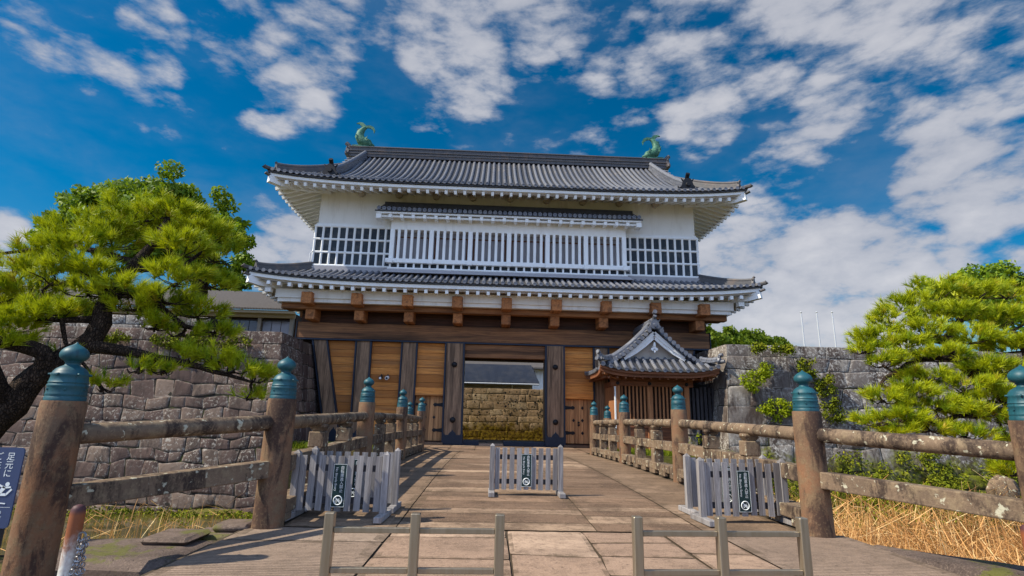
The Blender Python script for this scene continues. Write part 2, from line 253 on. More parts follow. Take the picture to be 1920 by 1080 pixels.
m = Mat('leaf', 0.55, spec=0.3); c = m.mix(m.rnd(), (0.085, 0.18, 0.006), (0.30, 0.38, 0.010)); c = m.mix(m.ramp(m.noise(0.5, 3), 0.4, 0.65, 0, 0.55), c, (0.05, 0.115, 0.008)); m.color(c).translucent((0.22, 0.32, 0.01), 0.35); MT['leaf'] = m.m
m = Mat('hill_leaf', 0.6, spec=0.2); c = m.mix(m.rnd(), (0.055, 0.11, 0.008), (0.17, 0.22, 0.012)); m.color(c).translucent((0.15, 0.22, 0.01), 0.3); MT['hill_leaf'] = m.m
m = Mat('hedge_leaf', 0.55, spec=0.2); c = m.mix(m.rnd(), (0.19, 0.27, 0.006), (0.36, 0.40, 0.010)); m.color(c).translucent((0.32, 0.38, 0.01), 0.35); MT['hedge_leaf'] = m.m
m = Mat('needle', 0.5, spec=0.3); r = m.rnd(); c = m.mix(m.ramp(r, 0, 0.6), (0.10, 0.20, 0.006), (0.46, 0.50, 0.010)); c = m.mix(m.ramp(r, 0.9, 1.0), c, (0.45, 0.30, 0.03)); m.color(c).translucent((0.46, 0.50, 0.008), 0.25); MT['needle'] = m.m
m = Mat('bark', 0.9, spec=0.15); v = m.pos((7, 7, 3.2)); n = m.noise(1.3, 6, 0.7, 0.6, v); vv = m.vor(3.4, 'DISTANCE_TO_EDGE', m.pos((7, 7, 3.2))); c = m.mix(m.ramp(n, 0.35, 0.7), (0.030, 0.020, 0.015), (0.105, 0.068, 0.046)); c = m.mix(m.ramp(vv, 0.0, 0.3, 0.35, 1.0), (0.010, 0.007, 0.006), c); c = m.mix(m.ramp(m.noise(20, 3), 0.66, 0.74, 0, 0.5), c, (0.25, 0.22, 0.17)); m.color(c).bump(m.math('ADD', m.ramp(vv, 0, 0.2), n), 0.9, 0.03); MT['bark'] = m.m
m = Mat('reed', 0.65, spec=0.25); r = m.rnd(); c = m.mix(m.ramp(r, 0.12, 0.6), (0.28, 0.13, 0.045), (0.70, 0.38, 0.14)); c = m.mix(m.ramp(r, 0.7, 1.0), c, (0.90, 0.68, 0.34)); m.color(c).translucent((0.6, 0.36, 0.12), 0.25); MT['reed'] = m.m
m = Mat('grass_blade', 0.7, spec=0.2); c = m.mix(m.rnd(), (0.10, 0.15, 0.008), (0.24, 0.27, 0.012)); m.color(c).translucent((0.2, 0.26, 0.01), 0.3); MT['grass'] = m.m
m = Mat('steel', 0.34, 0.7, 0.5); n = m.noise(1, 4, 0.6, 0, m.pos((60, 60, 2))); m.color(m.mix(n, (0.25, 0.205, 0.145), (0.36, 0.305, 0.23))).rough(m.ramp(n, 0.3, 0.7, 0.28, 0.48)); MT['steel'] = m.m
m = Mat('sign_green', 0.45); m.color(m.mix(m.noise(6, 4), (0.004, 0.020, 0.022), (0.010, 0.036, 0.036))); MT['sign'] = m.m
m = Mat('sign_blue', 0.4); m.color(m.mix(m.noise(3, 4), (0.040, 0.058, 0.125), (0.052, 0.072, 0.15))); MT['blue'] = m.m
m = Mat('letter_white', 0.5); m.color(m.mix(m.noise(30, 3), (0.80, 0.84, 0.84), (0.66, 0.70, 0.70))); MT['letter'] = m.m
m = Mat('rusty_paint', 0.6); zc = m.N.new('ShaderNodeSeparateXYZ'); m.L.new(m.tc.outputs['Object'], zc.inputs[0]); n = m.noise(9, 6, 0.7, 0.4); st = m.noise(1, 5, 0.7, 0.2, m.pos((30, 30, 3)))
k = m.ramp(m.math('ADD', zc.outputs[2], m.math('MULTIPLY', m.math('SUBTRACT', n, 0.5), 0.6)), 0.36, 0.62); k = m.math('MAXIMUM', k, m.ramp(st, 0.55, 0.68)); c = m.mix(k, (0.60, 0.60, 0.56), m.mix(n, (0.30, 0.095, 0.028), (0.17, 0.05, 0.022))); m.color(m.mix(m.ramp(zc.outputs[2], 0.69, 0.73), c, (0.075, 0.028, 0.03))).bump(n, 0.3, 0.005); MT['rust'] = m.m
m = Mat('chain_steel', 0.35, 0.9); m.color((0.30, 0.31, 0.34)); MT['chain'] = m.m
m = Mat('slate_roof', 0.85, spec=0.1); n = m.noise(0.6, 4); m.color(m.mix(m.ramp(n, 0.4, 0.6), (0.028, 0.036, 0.058), (0.042, 0.048, 0.066))).bump(m.wave(1, m.pos((3.2, 0, 0)), 0, 0, 'X'), 1.0, 0.06); MT['slate_roof'] = m.m
m = Mat('tan_roof', 0.9, spec=0.05); n = m.noise(5, 4); m.color(m.mix(n, (0.100, 0.090, 0.088), (0.145, 0.132, 0.126))).bump(m.wave(1, m.pos((3.2, 0, 0)), 0, 0, 'X'), 0.8, 0.05); MT['tan_roof'] = m.m
m = Mat('window_glass', 0.08, spec=0.6); c = m.mix(m.rnd(), (0.05, 0.05, 0.07), (0.22, 0.22, 0.30)); m.color(c); MT['glass'] = m.m
m = Mat('beige_wall', 0.8); m.color(m.mix(m.noise(2, 4), (0.40, 0.33, 0.24), (0.48, 0.41, 0.31))); MT['beige'] = m.m
m = Mat('shutter_grey', 0.7); m.color(m.mix(m.noise(3, 4), (0.30, 0.285, 0.295), (0.38, 0.36, 0.37))); MT['shutter'] = m.m
m = Mat('shaded_plaster', 0.85); m.color(m.mix(m.noise(3, 4), (0.52, 0.46, 0.40), (0.44, 0.385, 0.33))); MT['shade_tint'] = m.m  # white plaster tinted tan: shade under eaves and gable put into the colour
m = Mat('frame_brown', 0.6); m.color((0.16, 0.055, 0.022)); MT['frame_brown'] = m.m
m = Mat('pale_metal', 0.5, 0.3); m.color((0.55, 0.56, 0.58)); MT['pale'] = m.m

# ------------------------------------------------------------------ mesh builder
class MB:
    def __init__(s): s.v = []; s.f = []; s.r = []; s.e = {}; s.cur = None
    def rn(s): return s.cur if s.cur is not None else random.random()
    def add(s, vs, fs, r=None):
        o = len(s.v); s.v.extend(tuple(p) for p in vs); r = s.rn() if r is None else r
        for f in fs: s.f.append(tuple(i+o for i in f)); s.r.append(r)
    def hexa(s, p, r=None):   # 4 bottom ccw, 4 top ccw
        s.add(p, [(3, 2, 1, 0), (4, 5, 6, 7), (0, 1, 5, 4), (1, 2, 6, 5), (2, 3, 7, 6), (3, 0, 4, 7)], r)
    def box(s, x0, x1, y0, y1, z0, z1, r=None):
        s.hexa([(x0, y0, z0), (x1, y0, z0), (x1, y1, z0), (x0, y1, z0), (x0, y0, z1), (x1, y0, z1), (x1, y1, z1), (x0, y1, z1)], r)
    def bbox(s, x0, x1, y0, y1, z0, z1, b=0.01, r=None):  # box with chamfered long edges
        xs = [x0, x0+b, x1-b, x1]; ys = [y0, y0+b, y1-b, y1]; zs = [z0, z0+b, z1-b, z1]; V = []; F = []
        def ring(z, i):
            k = len(V)
            if i: pts = [(x0+b, y0), (x1-b, y0), (x1, y0+b), (x1, y1-b), (x1-b, y1), (x0+b, y1), (x0, y1-b), (x0, y0+b)]
            else: pts = [(x0+b, y0+b), (x1-b, y0+b), (x1-b, y0+b), (x1-b, y1-b), (x1-b, y1-b), (x0+b, y1-b), (x0+b, y1-b), (x0+b, y0+b)]
            V.extend((p[0], p[1], z) for p in pts); return k
        a = ring(z0, 0); b1 = ring(z0+b, 1); c = ring(z1-b, 1); d = ring(z1, 0)
        for p, q in ((a, b1), (b1, c), (c, d)):
            for i in range(8): F.append((p+i, p+(i+1) % 8, q+(i+1) % 8, q+i))
        F.append((a+7, a+5, a+3, a+1)); F.append((d+1, d+3, d+5, d+7)); s.add(V, F, r)
    def obox(s, c, ax, ay, az, r=None):  # oriented box, half vectors
        c, ax, ay, az = Vector(c), Vector(ax), Vector(ay), Vector(az)
        s.hexa([c-ax-ay-az, c+ax-ay-az, c+ax+ay-az, c-ax+ay-az, c-ax-ay+az, c+ax-ay+az, c+ax+ay+az, c-ax+ay+az], r)
    def beam(s, a, b, w, h, r=None, upv=(0, 0, 1)):
        a, b = Vector(a), Vector(b); d = (b-a); u = Vector(upv); sd = d.cross(u).normalized()*w/2; u2 = sd.cross(d).normalized()*h/2
        s.hexa([a-sd-u2, a+sd-u2, b+sd-u2, b-sd-u2, a-sd+u2, a+sd+u2, b+sd+u2, b-sd+u2], r)
    def tube(s, path, rad, seg=8, caps=True, r=None, jit=0.0):
        P = [Vector(p) for p in path]; n = len(P); V = []; F = []
        if not hasattr(rad, '__len__'): rad = [rad]*n
        prev = None
        for i in range(n):
            t = (P[min(i+1, n-1)]-P[max(i-1, 0)]).normalized()
            if prev is None: a = t.orthogonal().normalized()
            else: a = (prev - t*prev.dot(t)).normalized()
            prev = a; b = t.cross(a)
            for k in range(seg):
                th = 2*PI*k/seg; rr = rad[i]*(1+random.uniform(-jit, jit)); V.append(P[i]+(a*math.cos(th)+b*math.sin(th))*rr)
        for i in range(n-1):
            for k in range(seg): F.append((i*seg+k, i*seg+(k+1) % seg, (i+1)*seg+(k+1) % seg, (i+1)*seg+k))
        if caps: F.append(tuple(range(seg-1, -1, -1))); F.append(tuple((n-1)*seg+k for k in range(seg)))
        s.add(V, F, r)
    def lathe(s, prof, c=(0, 0, 0), seg=20, r=None, lean=(0, 0)):
        V = []; F = []
        for (rad, z) in prof:
            for k in range(seg): V.append((c[0]+rad*math.cos(2*PI*k/seg)+lean[0]*z, c[1]+rad*math.sin(2*PI*k/seg)+lean[1]*z, c[2]+z))
        n = len(prof)
        for i in range(n-1):
            for k in range(seg): F.append((i*seg+k, i*seg+(k+1) % seg, (i+1)*seg+(k+1) % seg, (i+1)*seg+k))
        F.append(tuple(range(seg-1, -1, -1))); F.append(tuple((n-1)*seg+k for k in range(seg))); s.add(V, F, r)
    def grid(s, fn, nu, nv, r=None, flip=False):
        V = [fn(i/nu, j/nv) for j in range(nv+1) for i in range(nu+1)]; F = []
        for j in range(nv):
            for i in range(nu):
                a = j*(nu+1)+i; q = (a, a+1, a+nu+2, a+nu+1); F.append(q[::-1] if flip else q)
        s.add(V, F, r)
    def half_tube(s, path, side, rad, seg=5, r=None):
        P = [Vector(p) for p in path]; sd = Vector(side).normalized(); n = len(P); V = []; F = []
        for i in range(n):
            t = (P[min(i+1, n-1)]-P[max(i-1, 0)]).normalized(); u = sd.cross(t).normalized()
            if u.z < 0: u = -u
            for k in range(seg+1):
                th = PI*k/seg; V.append(P[i]+sd*math.cos(th)*rad+u*math.sin(th)*rad)
        for i in range(n-1):
            for k in range(seg): F.append((i*(seg+1)+k, i*(seg+1)+k+1, (i+1)*(seg+1)+k+1, (i+1)*(seg+1)+k))
        s.add(V, F, r)
    def disc(s, c, nrm, rad, th=0.04, seg=10, r=None):
        c = Vector(c); nrm = Vector(nrm).normalized(); s.tube([c-nrm*th, c], [rad, rad], seg, True, r)
    def torus(s, c, a, b, R1, r1, seg=18, sg=6, r=None):
        c, a, b = Vector(c), Vector(a).normalized(), Vector(b).normalized(); nn = a.cross(b); V = []; F = []
        for i in range(seg):
            th = 2*PI*i/seg; d = a*math.cos(th)+b*math.sin(th)
            for k in range(sg): ph = 2*PI*k/sg; V.append(c+d*(R1+r1*math.cos(ph))+nn*r1*math.sin(ph))
        for i in range(seg):
            for k in range(sg): F.append((i*sg+k, ((i+1) % seg)*sg+k, ((i+1) % seg)*sg+(k+1) % sg, i*sg+(k+1) % sg))
        s.add(V, F, r)
    def prism(s, poly, fn, depth, r=None):   # poly in 2d, fn(x,y,d) -> 3d
        n = len(poly); V = [fn(x, y, 0) for x, y in poly]+[fn(x, y, depth) for x, y in poly]
        F = [tuple(range(n)), tuple(range(2*n-1, n-1, -1))]+[(i, i+n, (i+1) % n+n, (i+1) % n) for i in range(n)]; s.add(V, F, r)
    def text(s, txt, size, fn, r=None):
        cu = bpy.data.curves.new('t', 'FONT'); cu.body = txt; cu.size = size; cu.align_x = 'CENTER'; cu.align_y = 'CENTER'; cu.resolution_u = 3
        ob = bpy.data.objects.new('t', cu); C.objects.link(ob); bpy.context.view_layer.update()
        me = bpy.data.meshes.new_from_object(ob.evaluated_get(bpy.context.evaluated_depsgraph_get()))
        if me is not None and len(me.vertices): s.add([fn(v.co.x, v.co.y) for v in me.vertices], [tuple(p.vertices) for p in me.polygons], r)
        if me is not None: bpy.data.meshes.remove(me)
        bpy.data.objects.remove(ob); bpy.data.curves.remove(cu)
    def build(s, name, mat, parent=None, smooth=False, bevel=0.0, sharp=40, sub=0):
        o0 = wloc(parent); me = bpy.data.meshes.new(name)
        me.from_pydata([(p[0]-o0[0], p[1]-o0[1], p[2]-o0[2]) for p in s.v], [], s.f)
        at_ = me.attributes.new('rnd', 'FLOAT', 'FACE'); at_.data.foreach_set('value', s.r)
        
        if s.e: ar = me.attributes.new('rim', 'FLOAT', 'FACE'); ar.data.foreach_set('value', [s.e.get(i, 0.0) for i in range(len(s.f))])
        me.materials.append(MT[mat] if isinstance(mat, str) else mat)
        if smooth:
            me.polygons.foreach_set('use_smooth', [True]*len(me.polygons)); me.set_sharp_from_angle(angle=math.radians(sharp))
        me.update(); o = bpy.data.objects.new(name, me); C.objects.link(o)
        if parent is not None: o.parent = parent
        if bevel: b = o.modifiers.new('b', 'BEVEL'); b.width = bevel; b.segments = 2; b.limit_method = 'ANGLE'
        if sub: q = o.modifiers.new('s', 'SUBSURF'); q.levels = sub; q.render_levels = sub
        return o
def wloc(o):
    v = Vector((0, 0, 0))
    while o is not None: v += o.location; o = o.parent
    return v
def tag(o, label=None, cat=None, group=None, kind=None):
    if label: o['label'] = label
    if cat: o['category'] = cat
    if group: o['group'] = group
    if kind: o['kind'] = kind
    return o
def empty(name, loc, label, cat, group=None):
    o = bpy.data.objects.new(name, None); o.empty_display_size = 0.2; C.objects.link(o); o.location = loc; return tag(o, label, cat, group)
def copy_tree(o, parent=None):
    c = o.copy(); C.objects.link(c)
    if parent is not None: c.parent = parent
    for ch in list(o.children): copy_tree(ch, c)
    return c
def stones(mb, mp, s0, s1, t0, t1, ch, cl, gap=0.02, bulge=0.04, jit=0.25, n=4, wob=0.06, rg=None, slant=0.12, edge0=True, edge1=True, rr=None, jx=0.0):
    """courses of individually shaped stones on a surface mp(s, t, out)"""
    rg = rg or R0(1); ts = [t0]
    while ts[-1] < t1-0.5*ch[0]:
        ts.append(ts[-1]+rg.uniform(*ch))
    ts[-1] = t1
    ph = [[rg.uniform(0, 6.28) for _ in range(3)] for _ in ts]
    def bound(i, s):
        if i == 0 or i == len(ts)-1: return ts[i]
        h = ph[i]; return ts[i]+wob*(math.sin(s*1.3+h[0])+0.6*math.sin(s*3.1+h[1])+0.4*math.sin(s*6.3+h[2]))*0.5
    for i in range(len(ts)-1):
        cuts = [s0-(0 if edge0 else rg.uniform(0, cl[0]))]
        while cuts[-1] < s1-0.5*cl[0]: cuts.append(cuts[-1]+rg.uniform(*cl))
        cuts[-1] = s1
        sl = [0 if k in (0, len(cuts)-1) else rg.uniform(-slant, slant) for k in range(len(cuts))]
        for k in range(len(cuts)-1):
            r = rg.random() if rr is None else rr(rg); b = bulge*rg.uniform(0.6, 1.4); tilt = (rg.uniform(-1, 1)*bulge*0.6, rg.uniform(-1, 1)*bulge*0.6); off = rg.uniform(-0.3, 0.3)*bulge
            jj = [(rg.uniform(-jit, jit)*(gap*2+jx), rg.uniform(-jit, jit)*(gap*2+jx)) for _ in range(4)]; q = rg.uniform(0, 9)
            def P(u, v):
                a = cuts[k]-sl[k]/2+sl[k]*v; c = cuts[k+1]-sl[k+1]/2+sl[k+1]*v
                wd = max(c-a, 0.05); s_ = a+gap*0.5+(wd-gap)*u
                lo = bound(i, s_); hi = bound(i+1, s_); t_ = lo+gap*0.5+(hi-lo-gap)*v
                w = [(1-u)*(1-v), u*(1-v), u*v, (1-u)*v]; s_ += sum(w[z]*jj[z][0] for z in range(4)); t_ += sum(w[z]*jj[z][1] for z in range(4))
                e = (1-abs(2*u-1)**9)*(1-abs(2*v-1)**9); o = -bulge*0.9+b*0.9*e+off*e+e*(tilt[0]*(u-.5)+tilt[1]*(v-.5))*2+e*0.35*bulge*math.sin(u*5+q)*math.cos(v*4+q*2)
                # round the corners in outline
                cu = (abs(2*u-1)**6)*(abs(2*v-1)**6)*gap*0.5
                s_ -= math.copysign(cu, u-.5); t_ -= math.copysign(cu, v-.5)
                return mp(s_, t_, o)
            f0 = len(mb.f); mb.grid(lambda u, v: P(remap(u), remap(v)), n, n, r)
            for a_ in range(n):
                for b_ in range(n):
                    if a_ in (0, n-1) or b_ in (0, n-1): mb.e[f0+b_*n+a_] = 1.0
def remap(u): return 0.5+0.5*math.copysign(abs(2*u-1)**0.22, 2*u-1) if u not in (0, 1) else u
# ================================================================== castle gate
GY = 26.5
gate = empty('castle_gate', (0, GY, 0), 'two storey white plastered castle gate with grey tiled roofs above brown timber doors', 'castle gate')
def profile(d, D, c1): s = max(d, 0)/D; return c1*s+(1-c1)*s*s
class Roof:
    def __init__(s, A, B, cy, z0, H, D, c1, lift, pw=5): s.A, s.B, s.cy, s.z0, s.H, s.D, s.c1, s.lift, s.pw = A, B, cy, z0, H, D, c1, lift, pw
    def lf(s, x, y): return s.lift*(min(abs(x)/s.A, 1.05)**s.pw)*(min(abs(y-s.cy)/s.B, 1.05)**s.pw)
    def z(s, x, y, side=False):
        d = (s.A-abs(x)) if side else (s.B-abs(y-s.cy)); return s.z0+s.H*profile(d, s.D, s.c1)+s.lf(x, y)
def tile_face(mb, pan, rf, front, gx, dtop, step=0.30, rad=0.082, ends=None):
    """front (or back) slope rows; front = -1 faces the viewer"""
    n = int(rf.A/step)
    for i in range(-n, n+1):
        x = i*step
        if abs(x) > rf.A-0.12: continue
        dm = dtop if abs(x) <= gx else min(rf.A-abs(x), dtop)
        if dm < 0.1: dm = 0.1
        k = max(2, int(dm/0.55)+1); pts = []
        for j in range(k+1):
            d = -0.04+(dm+0.04)*j/k; y = rf.cy+front*(rf.B-d); pts.append((x, y, rf.z(x, y)+0.02))
        mb.half_tube(pts, (1, 0, 0), rad, 5)
        if ends is not None:
            p = pts[0]; ends.disc((x, p[1]+front*0.012, p[2]+0.028), (0, front, 0), rad*1.12, 0.05, 10)
    nu = 48
    for a, b in ((-1, 1),):
        def fn(u, v):
            x = -rf.A+2*rf.A*u; dm = dtop if abs(x) <= gx else min(rf.A-abs(x), dtop); d = dm*v; y = rf.cy+front*(rf.B-d); return (x, y, rf.z(x, y))
        pan.grid(fn, nu*2, 8, None, front > 0)
def tile_side(mb, pan, rf, sx, dtop, step=0.30, rad=0.082, ends=None):
    n = int(rf.B/step)
    for i in range(-n, n+1):
        y = rf.cy+i*step
        if abs(y-rf.cy) > rf.B-0.12: continue
        dm = min(rf.B-abs(y-rf.cy), dtop); dm = max(dm, 0.1); k = max(2, int(dm/0.55)+1); pts = []
        for j in range(k+1):
            d = -0.04+(dm+0.04)*j/k; x = sx*(rf.A-d); pts.append((x, y, rf.z(x, y, True)+0.02))
        mb.half_tube(pts, (0, 1, 0), rad, 5)
        if ends is not None: p = pts[0]; ends.disc((p[0]+sx*0.012, y, p[2]+0.028), (sx, 0, 0), rad*1.12, 0.05, 10)
    def fn(u, v):
        y = rf.cy-rf.B+2*rf.B*u; dm = min(rf.B-abs(y-rf.cy), dtop); d = dm*v; x = sx*(rf.A-d); return (x, y, rf.z(x, y, True))
    pan.grid(fn, 40, 6, None, sx < 0)
def eave_strip(mb, rf, inset, z1, z2, th, sides=(-1, 1), front=True, back=True):
    """board that follows the curved eave, z1..z2 below the tile line"""
    A, B = rf.A-inset, rf.B-inset
    def run(pts, inn):
        for p, q in zip(pts[:-1], pts[1:]):
            ip = Vector(inn)*th
            a = [(p[0], p[1], p[2]-z2), (q[0], q[1], q[2]-z2)]
            mb.hexa([a[0], a[1], tuple(Vector(a[1])+ip), tuple(Vector(a[0])+ip), (p[0], p[1], p[2]-z1), (q[0], q[1], q[2]-z1), tuple(Vector((q[0], q[1], q[2]-z1))+ip), tuple(Vector((p[0], p[1], p[2]-z1))+ip)], 0.5)
    n = 40
    if front: run([(-A+2*A*i/n, rf.cy-B, rf.z0+rf.lf(-rf.A+2*rf.A*i/n, rf.cy-rf.B)) for i in range(n+1)], (0, 1, 0))
    if back: run([(-A+2*A*i/n, rf.cy+B, rf.z0+rf.lf(-rf.A+2*rf.A*i/n, rf.cy+rf.B)) for i in range(n+1)][::-1], (0, -1, 0))
    for sx in sides: run([(sx*A, rf.cy-B+th+0.001+(2*B-2*th-0.002)*i/20, rf.z0+rf.lf(sx*rf.A, rf.cy-rf.B+2*rf.B*i/20)) for i in range(21)][::(1 if sx > 0 else -1)], (-sx, 0, 0))
def sweep_ridge(mb, path, w, h, layers=4, top=True):
    """stacked ridge tiles along a path: layered boxes and a round cap"""
    P = [Vector(p) for p in path]
    for k in range(layers):
        z0 = h*k/layers; ww = w*(1-0.10*k) if k % 2 == 0 else w*(1-0.10*k)*0.86
        for a, b in zip(P[:-1], P[1:]):
            d = b-a; sd = Vector((d.y, -d.x, 0)).normalized()*ww/2; u0 = Vector((0, 0, z0)); u1 = Vector((0, 0, z0+h/layers))
            mb.hexa([a-sd+u0, a+sd+u0, b+sd+u0, b-sd+u0, a-sd+u1, a+sd+u1, b+sd+u1, b-sd+u1], random.random())
    if top: mb.tube([p+Vector((0, 0, h)) for p in P], w*0.36, 8, True)
def demon_tile(mb, c, d, s=1.0):
    """carved ridge end tile: arched plate, horns, knob"""
    c = Vector(c); d = Vector(d).normalized(); sd = Vector((-d.y, d.x, 0)); U = Vector((0, 0, 1))
    out = [(-.30, 0), (-.34, .10), (-.24, .22), (-.20, .40), (-.10, .52), (.10, .52), (.20, .40), (.24, .22), (.34, .10), (.30, 0)]
    mb.prism([(a*s, b*s) for a, b in out], lambda x, y, q: tuple(c+sd*x+U*y+d*q), 0.16*s)
    mb.tube([c+U*.5*s, c+U*.62*s+d*.1*s, c+U*.72*s+d*.22*s], [.09*s, .10*s, .10*s], 8)
    mb.tube([c+U*.2*s+d*.14*s, c+U*.2*s+d*.24*s], [.13*s, .09*s], 8)
    for k in (-1, 1):
        mb.tube([c+sd*k*.2*s+U*.40*s+d*.08*s, c+sd*k*.30*s+U*.52*s+d*.1*s], [.05*s, .015*s], 6)
        mb.tube([c+sd*k*.3*s+U*.06*s+d*.05*s, c+sd*k*.42*s+U*.02*s+d*.08*s, c+sd*k*.44*s+U*.12*s+d*.08*s], [.07*s, .06*s, .03*s], 6)

# ---- lower storey timber
WOODX = [(-9.17, -8.10, .62), (-7.03, -6.94, .66), (-4.775, -4.755, .66), (-2.53, -2.47, .83), (2.44, 2.47, .83), (4.775, 4.755, .66), (7.03, 6.94, .66), (9.17, 8.10, .62)]
lint = MB(); lint.bbox(-10.33, 10.31, GY-0.06, GY+0.75, 4.87, 5.66, 0.03, 0.2); lo = lint.build('lintel_beam', 'lintel_wood', gate)
tr = MB(); tr.box(-10.345, 10.325, GY-0.10, GY+0.1, 4.80, 4.867); tr.box(-10.37, -10.335, GY-0.09, GY+0.78, 4.84, 5.68); tr.box(10.315, 10.35, GY-0.09, GY+0.78, 4.84, 5.68); tr.build('iron_strap', 'iron', lo)
for i, (xt, xb, w) in enumerate(WOODX):
    yb = GY-(0.10 if w > .8 else 0.0); p = MB(); h = w/2
    bz = 0.12
    p.hexa([(xb-h, yb, bz), (xb+h, yb, bz), (xb+h, yb+.6, bz), (xb-h, yb+.6, bz), (xt-h, yb, 4.80), (xt+h, yb, 4.80), (xt+h, yb+.6, 4.80), (xt-h, yb+.6, 4.80)], 0.15+0.1*(i % 3))
    po = p.build('pillar', 'pillar_wood', gate, bevel=0.02)
    st = MB(); sw = 0.075
    for k in (-1, 1):
        st.hexa([(xb+k*h-sw+k*.012, yb-.022, bz), (xb+k*h+k*.012, yb-.022, bz), (xb+k*h+k*.012, yb+.62, bz), (xb+k*h-sw+k*.012, yb+.62, bz)][:: 1]+[(xt+k*h-sw+k*.012, yb-.022, 4.79), (xt+k*h+k*.012, yb-.022, 4.79), (xt+k*h+k*.012, yb+.62, 4.79), (xt+k*h-sw+k*.012, yb+.62, 4.79)]) if k < 0 else \
        st.hexa([(xb+h-.012, yb-.022, bz), (xb+h+sw-.012, yb-.022, bz), (xb+h+sw-.012, yb+.62, bz), (xb+h-.012, yb+.62, bz), (xt+h-.012, yb-.022, 4.79), (xt+h+sw-.012, yb-.022, 4.79), (xt+h+sw-.012, yb+.62, 4.79), (xt+h-.012, yb+.62, 4.79)])
    st.build('iron_strap', 'iron', po)
    sh = MB(); e = h+0.08; zt = 0.72
    half = [(1, .66), (.93, .60), (.80, .50), (.66, .40), (.53, .37), (.42, .41), (.33, .50), (.22, .57), (.09, .61)]
    pts = [(-e, 0), (e, 0)]+[(e*a, b) for a, b in half]+[(0, .70)]+[(-e*a, b) for a, b in half[::-1]]   # iron shoe with an ogee cut top
    sh.prism(pts, lambda x, y, d: (xb+x, yb-.035+d, y-0.02), 0.05); sh.box(xb-e, xb+e, yb-.02, yb+.66, -0.02, .42); sh.build('iron_shoe', 'iron', po)
    if w > .8:
        for zz_ in (1.12, 3.75):
            bo = MB(); bo.lathe([(0.02, -.0), (.12, .0), (.135, .03), (.10, .09), (.03, .12)], (0, 0, 0), 14); nv = len(bo.v)-5*14
            for q in range(nv, len(bo.v)): a, b, c_ = bo.v[q]; bo.v[q] = (xb+(xt-xb)*zz_/4.8+a, yb-c_, zz_+b)
            bo.build('iron_boss', 'black', po, True)
def planks(mb, xl, xr, z0, z1, y, hgt=0.36):
    z = z0
    while z < z1-0.05:
        hh = min(hgt*random.uniform(.92, 1.08), z1-z)
        if z1-z-hh < 0.1: hh = z1-z
        a0, a1 = xl(z), xl(z+hh); b0, b1 = xr(z), xr(z+hh); dy = random.uniform(0, .012)
        mb.hexa([(a0, y+dy, z+.006), (b0, y+dy, z+.006), (b0, y+.1, z+.006), (a0, y+.1, z+.006), (a1, y+dy, z+hh-.006), (b1, y+dy, z+hh-.006), (b1, y+.1, z+hh-.006), (a1, y+.1, z+hh-.006)]); z += hh
def edge(i, k, off=0): xt, xb, w = WOODX[i]; return lambda z: xb+(xt-xb)*z/4.8+k*(w/2+.0)+off
for a, b, z0 in ((0, 1, .35), (1, 2, .35), (2, 3, 2.5), (4, 5, 2.5), (5, 6, .35), (6, 7, .35)):
    p = MB(); planks(p, edge(a, 1), edge(b, -1), z0, 4.80, GY+.16); p.build('plank_panel', 'plank_wood', gate, bevel=0.006)
    bb = MB(); bb.box(edge(a, 1)(0)-.1, edge(b, -1)(0)+.1, GY+.13, GY+.5, -.02, .34, .3)
    if z0 < 1: bb.build('sill_beam', 'dark_wall_wood', gate)
# lintel boards over the small doors and the great opening
for a, b in ((2, 3), (4, 5)):
    q = MB(); q.bbox(edge(a, 1)(2.3)-.0, edge(b, -1)(2.3), GY+.06, GY+.4, 2.24, 2.62, .015, .05); q.build('door_lintel', 'plank_wood', gate)
    x0, x1 = edge(a, 1)(1.2), edge(b, -1)(1.2); dl = MB(); nb = 6; dr = (x1-x0-.16)/nb
    dw = MB(); dw.box(x0, x0+.08, GY+.2, GY+.5, 0.10, 2.24, .8); dw.box(x1-.08, x1, GY+.2, GY+.5, 0.10, 2.24, .8); dw.box(x0, x1, GY+.1, GY+.5, -.02, .10, .9); dw.build('door_frame', 'dark_wall_wood', gate)
    for k in range(nb): dl.box(x0+.085+dr*k, x0+.075+dr*(k+1), GY+.30+random.uniform(0, .008), GY+.36, .13, 2.23)
    do = dl.build('side_door', 'door_wood', gate, bevel=.005)
    sd = -1 if a == 4 else 1; hx = x0+.09 if a == 4 else x1-.09
    for zz_ in (.62, 1.22, 1.82):
        for fx in ((.34, .62, .9) if a == 4 else (.1, .38, .66)):
            xx = x0+(x1-x0)*fx; s1 = MB(); s1.prism([(-.075, 0), (0, -.09), (.075, 0), (0, .09)], lambda x, y, d: (xx+x, GY+.285+d, zz_+y), .03); s1.build('door_boss', 'black', do)
        if zz_ != 1.22: s1 = MB(); s1.prism([(0, -.1), (.30, -.06), (.42, -.1), (.38, 0), (.42, .1), (.30, .06), (0, .1)], lambda x, y, d: (hx-sd*x, GY+.283+d, zz_+y), .03); s1.build('hinge', 'black', do)
    kn = MB()
    for zz_ in (1.0, 1.12):
        xx = x0+(x1-x0)*(.5 if a == 4 else .24); kn.tube([(xx, GY+.3, zz_), (xx, GY+.2, zz_)], [.055, .04], 10)
    kn.build('handle', 'black', do)
    q = MB(); q.box(x0+.0, x1, GY-.25, GY+.12, -.03, .07, .3); q.build('doorstep', 'deck_slab', gate)
q = MB(); q.box(-2.07, 2.03, GY+.12, GY+.5, 4.13, 4.79, .9); planks(q, lambda z: -2.07, lambda z: 2.03, 4.14, 4.79, GY+.04, .33); q.build('head_board', 'lintel_wood', gate)
for a, b in ((-2.06, -1.20), (-.02, 2.03)): q = MB(); q.box(a, b, GY+.02, GY+.34, -.03, .17, .2); q.build('threshold', 'iron', gate)
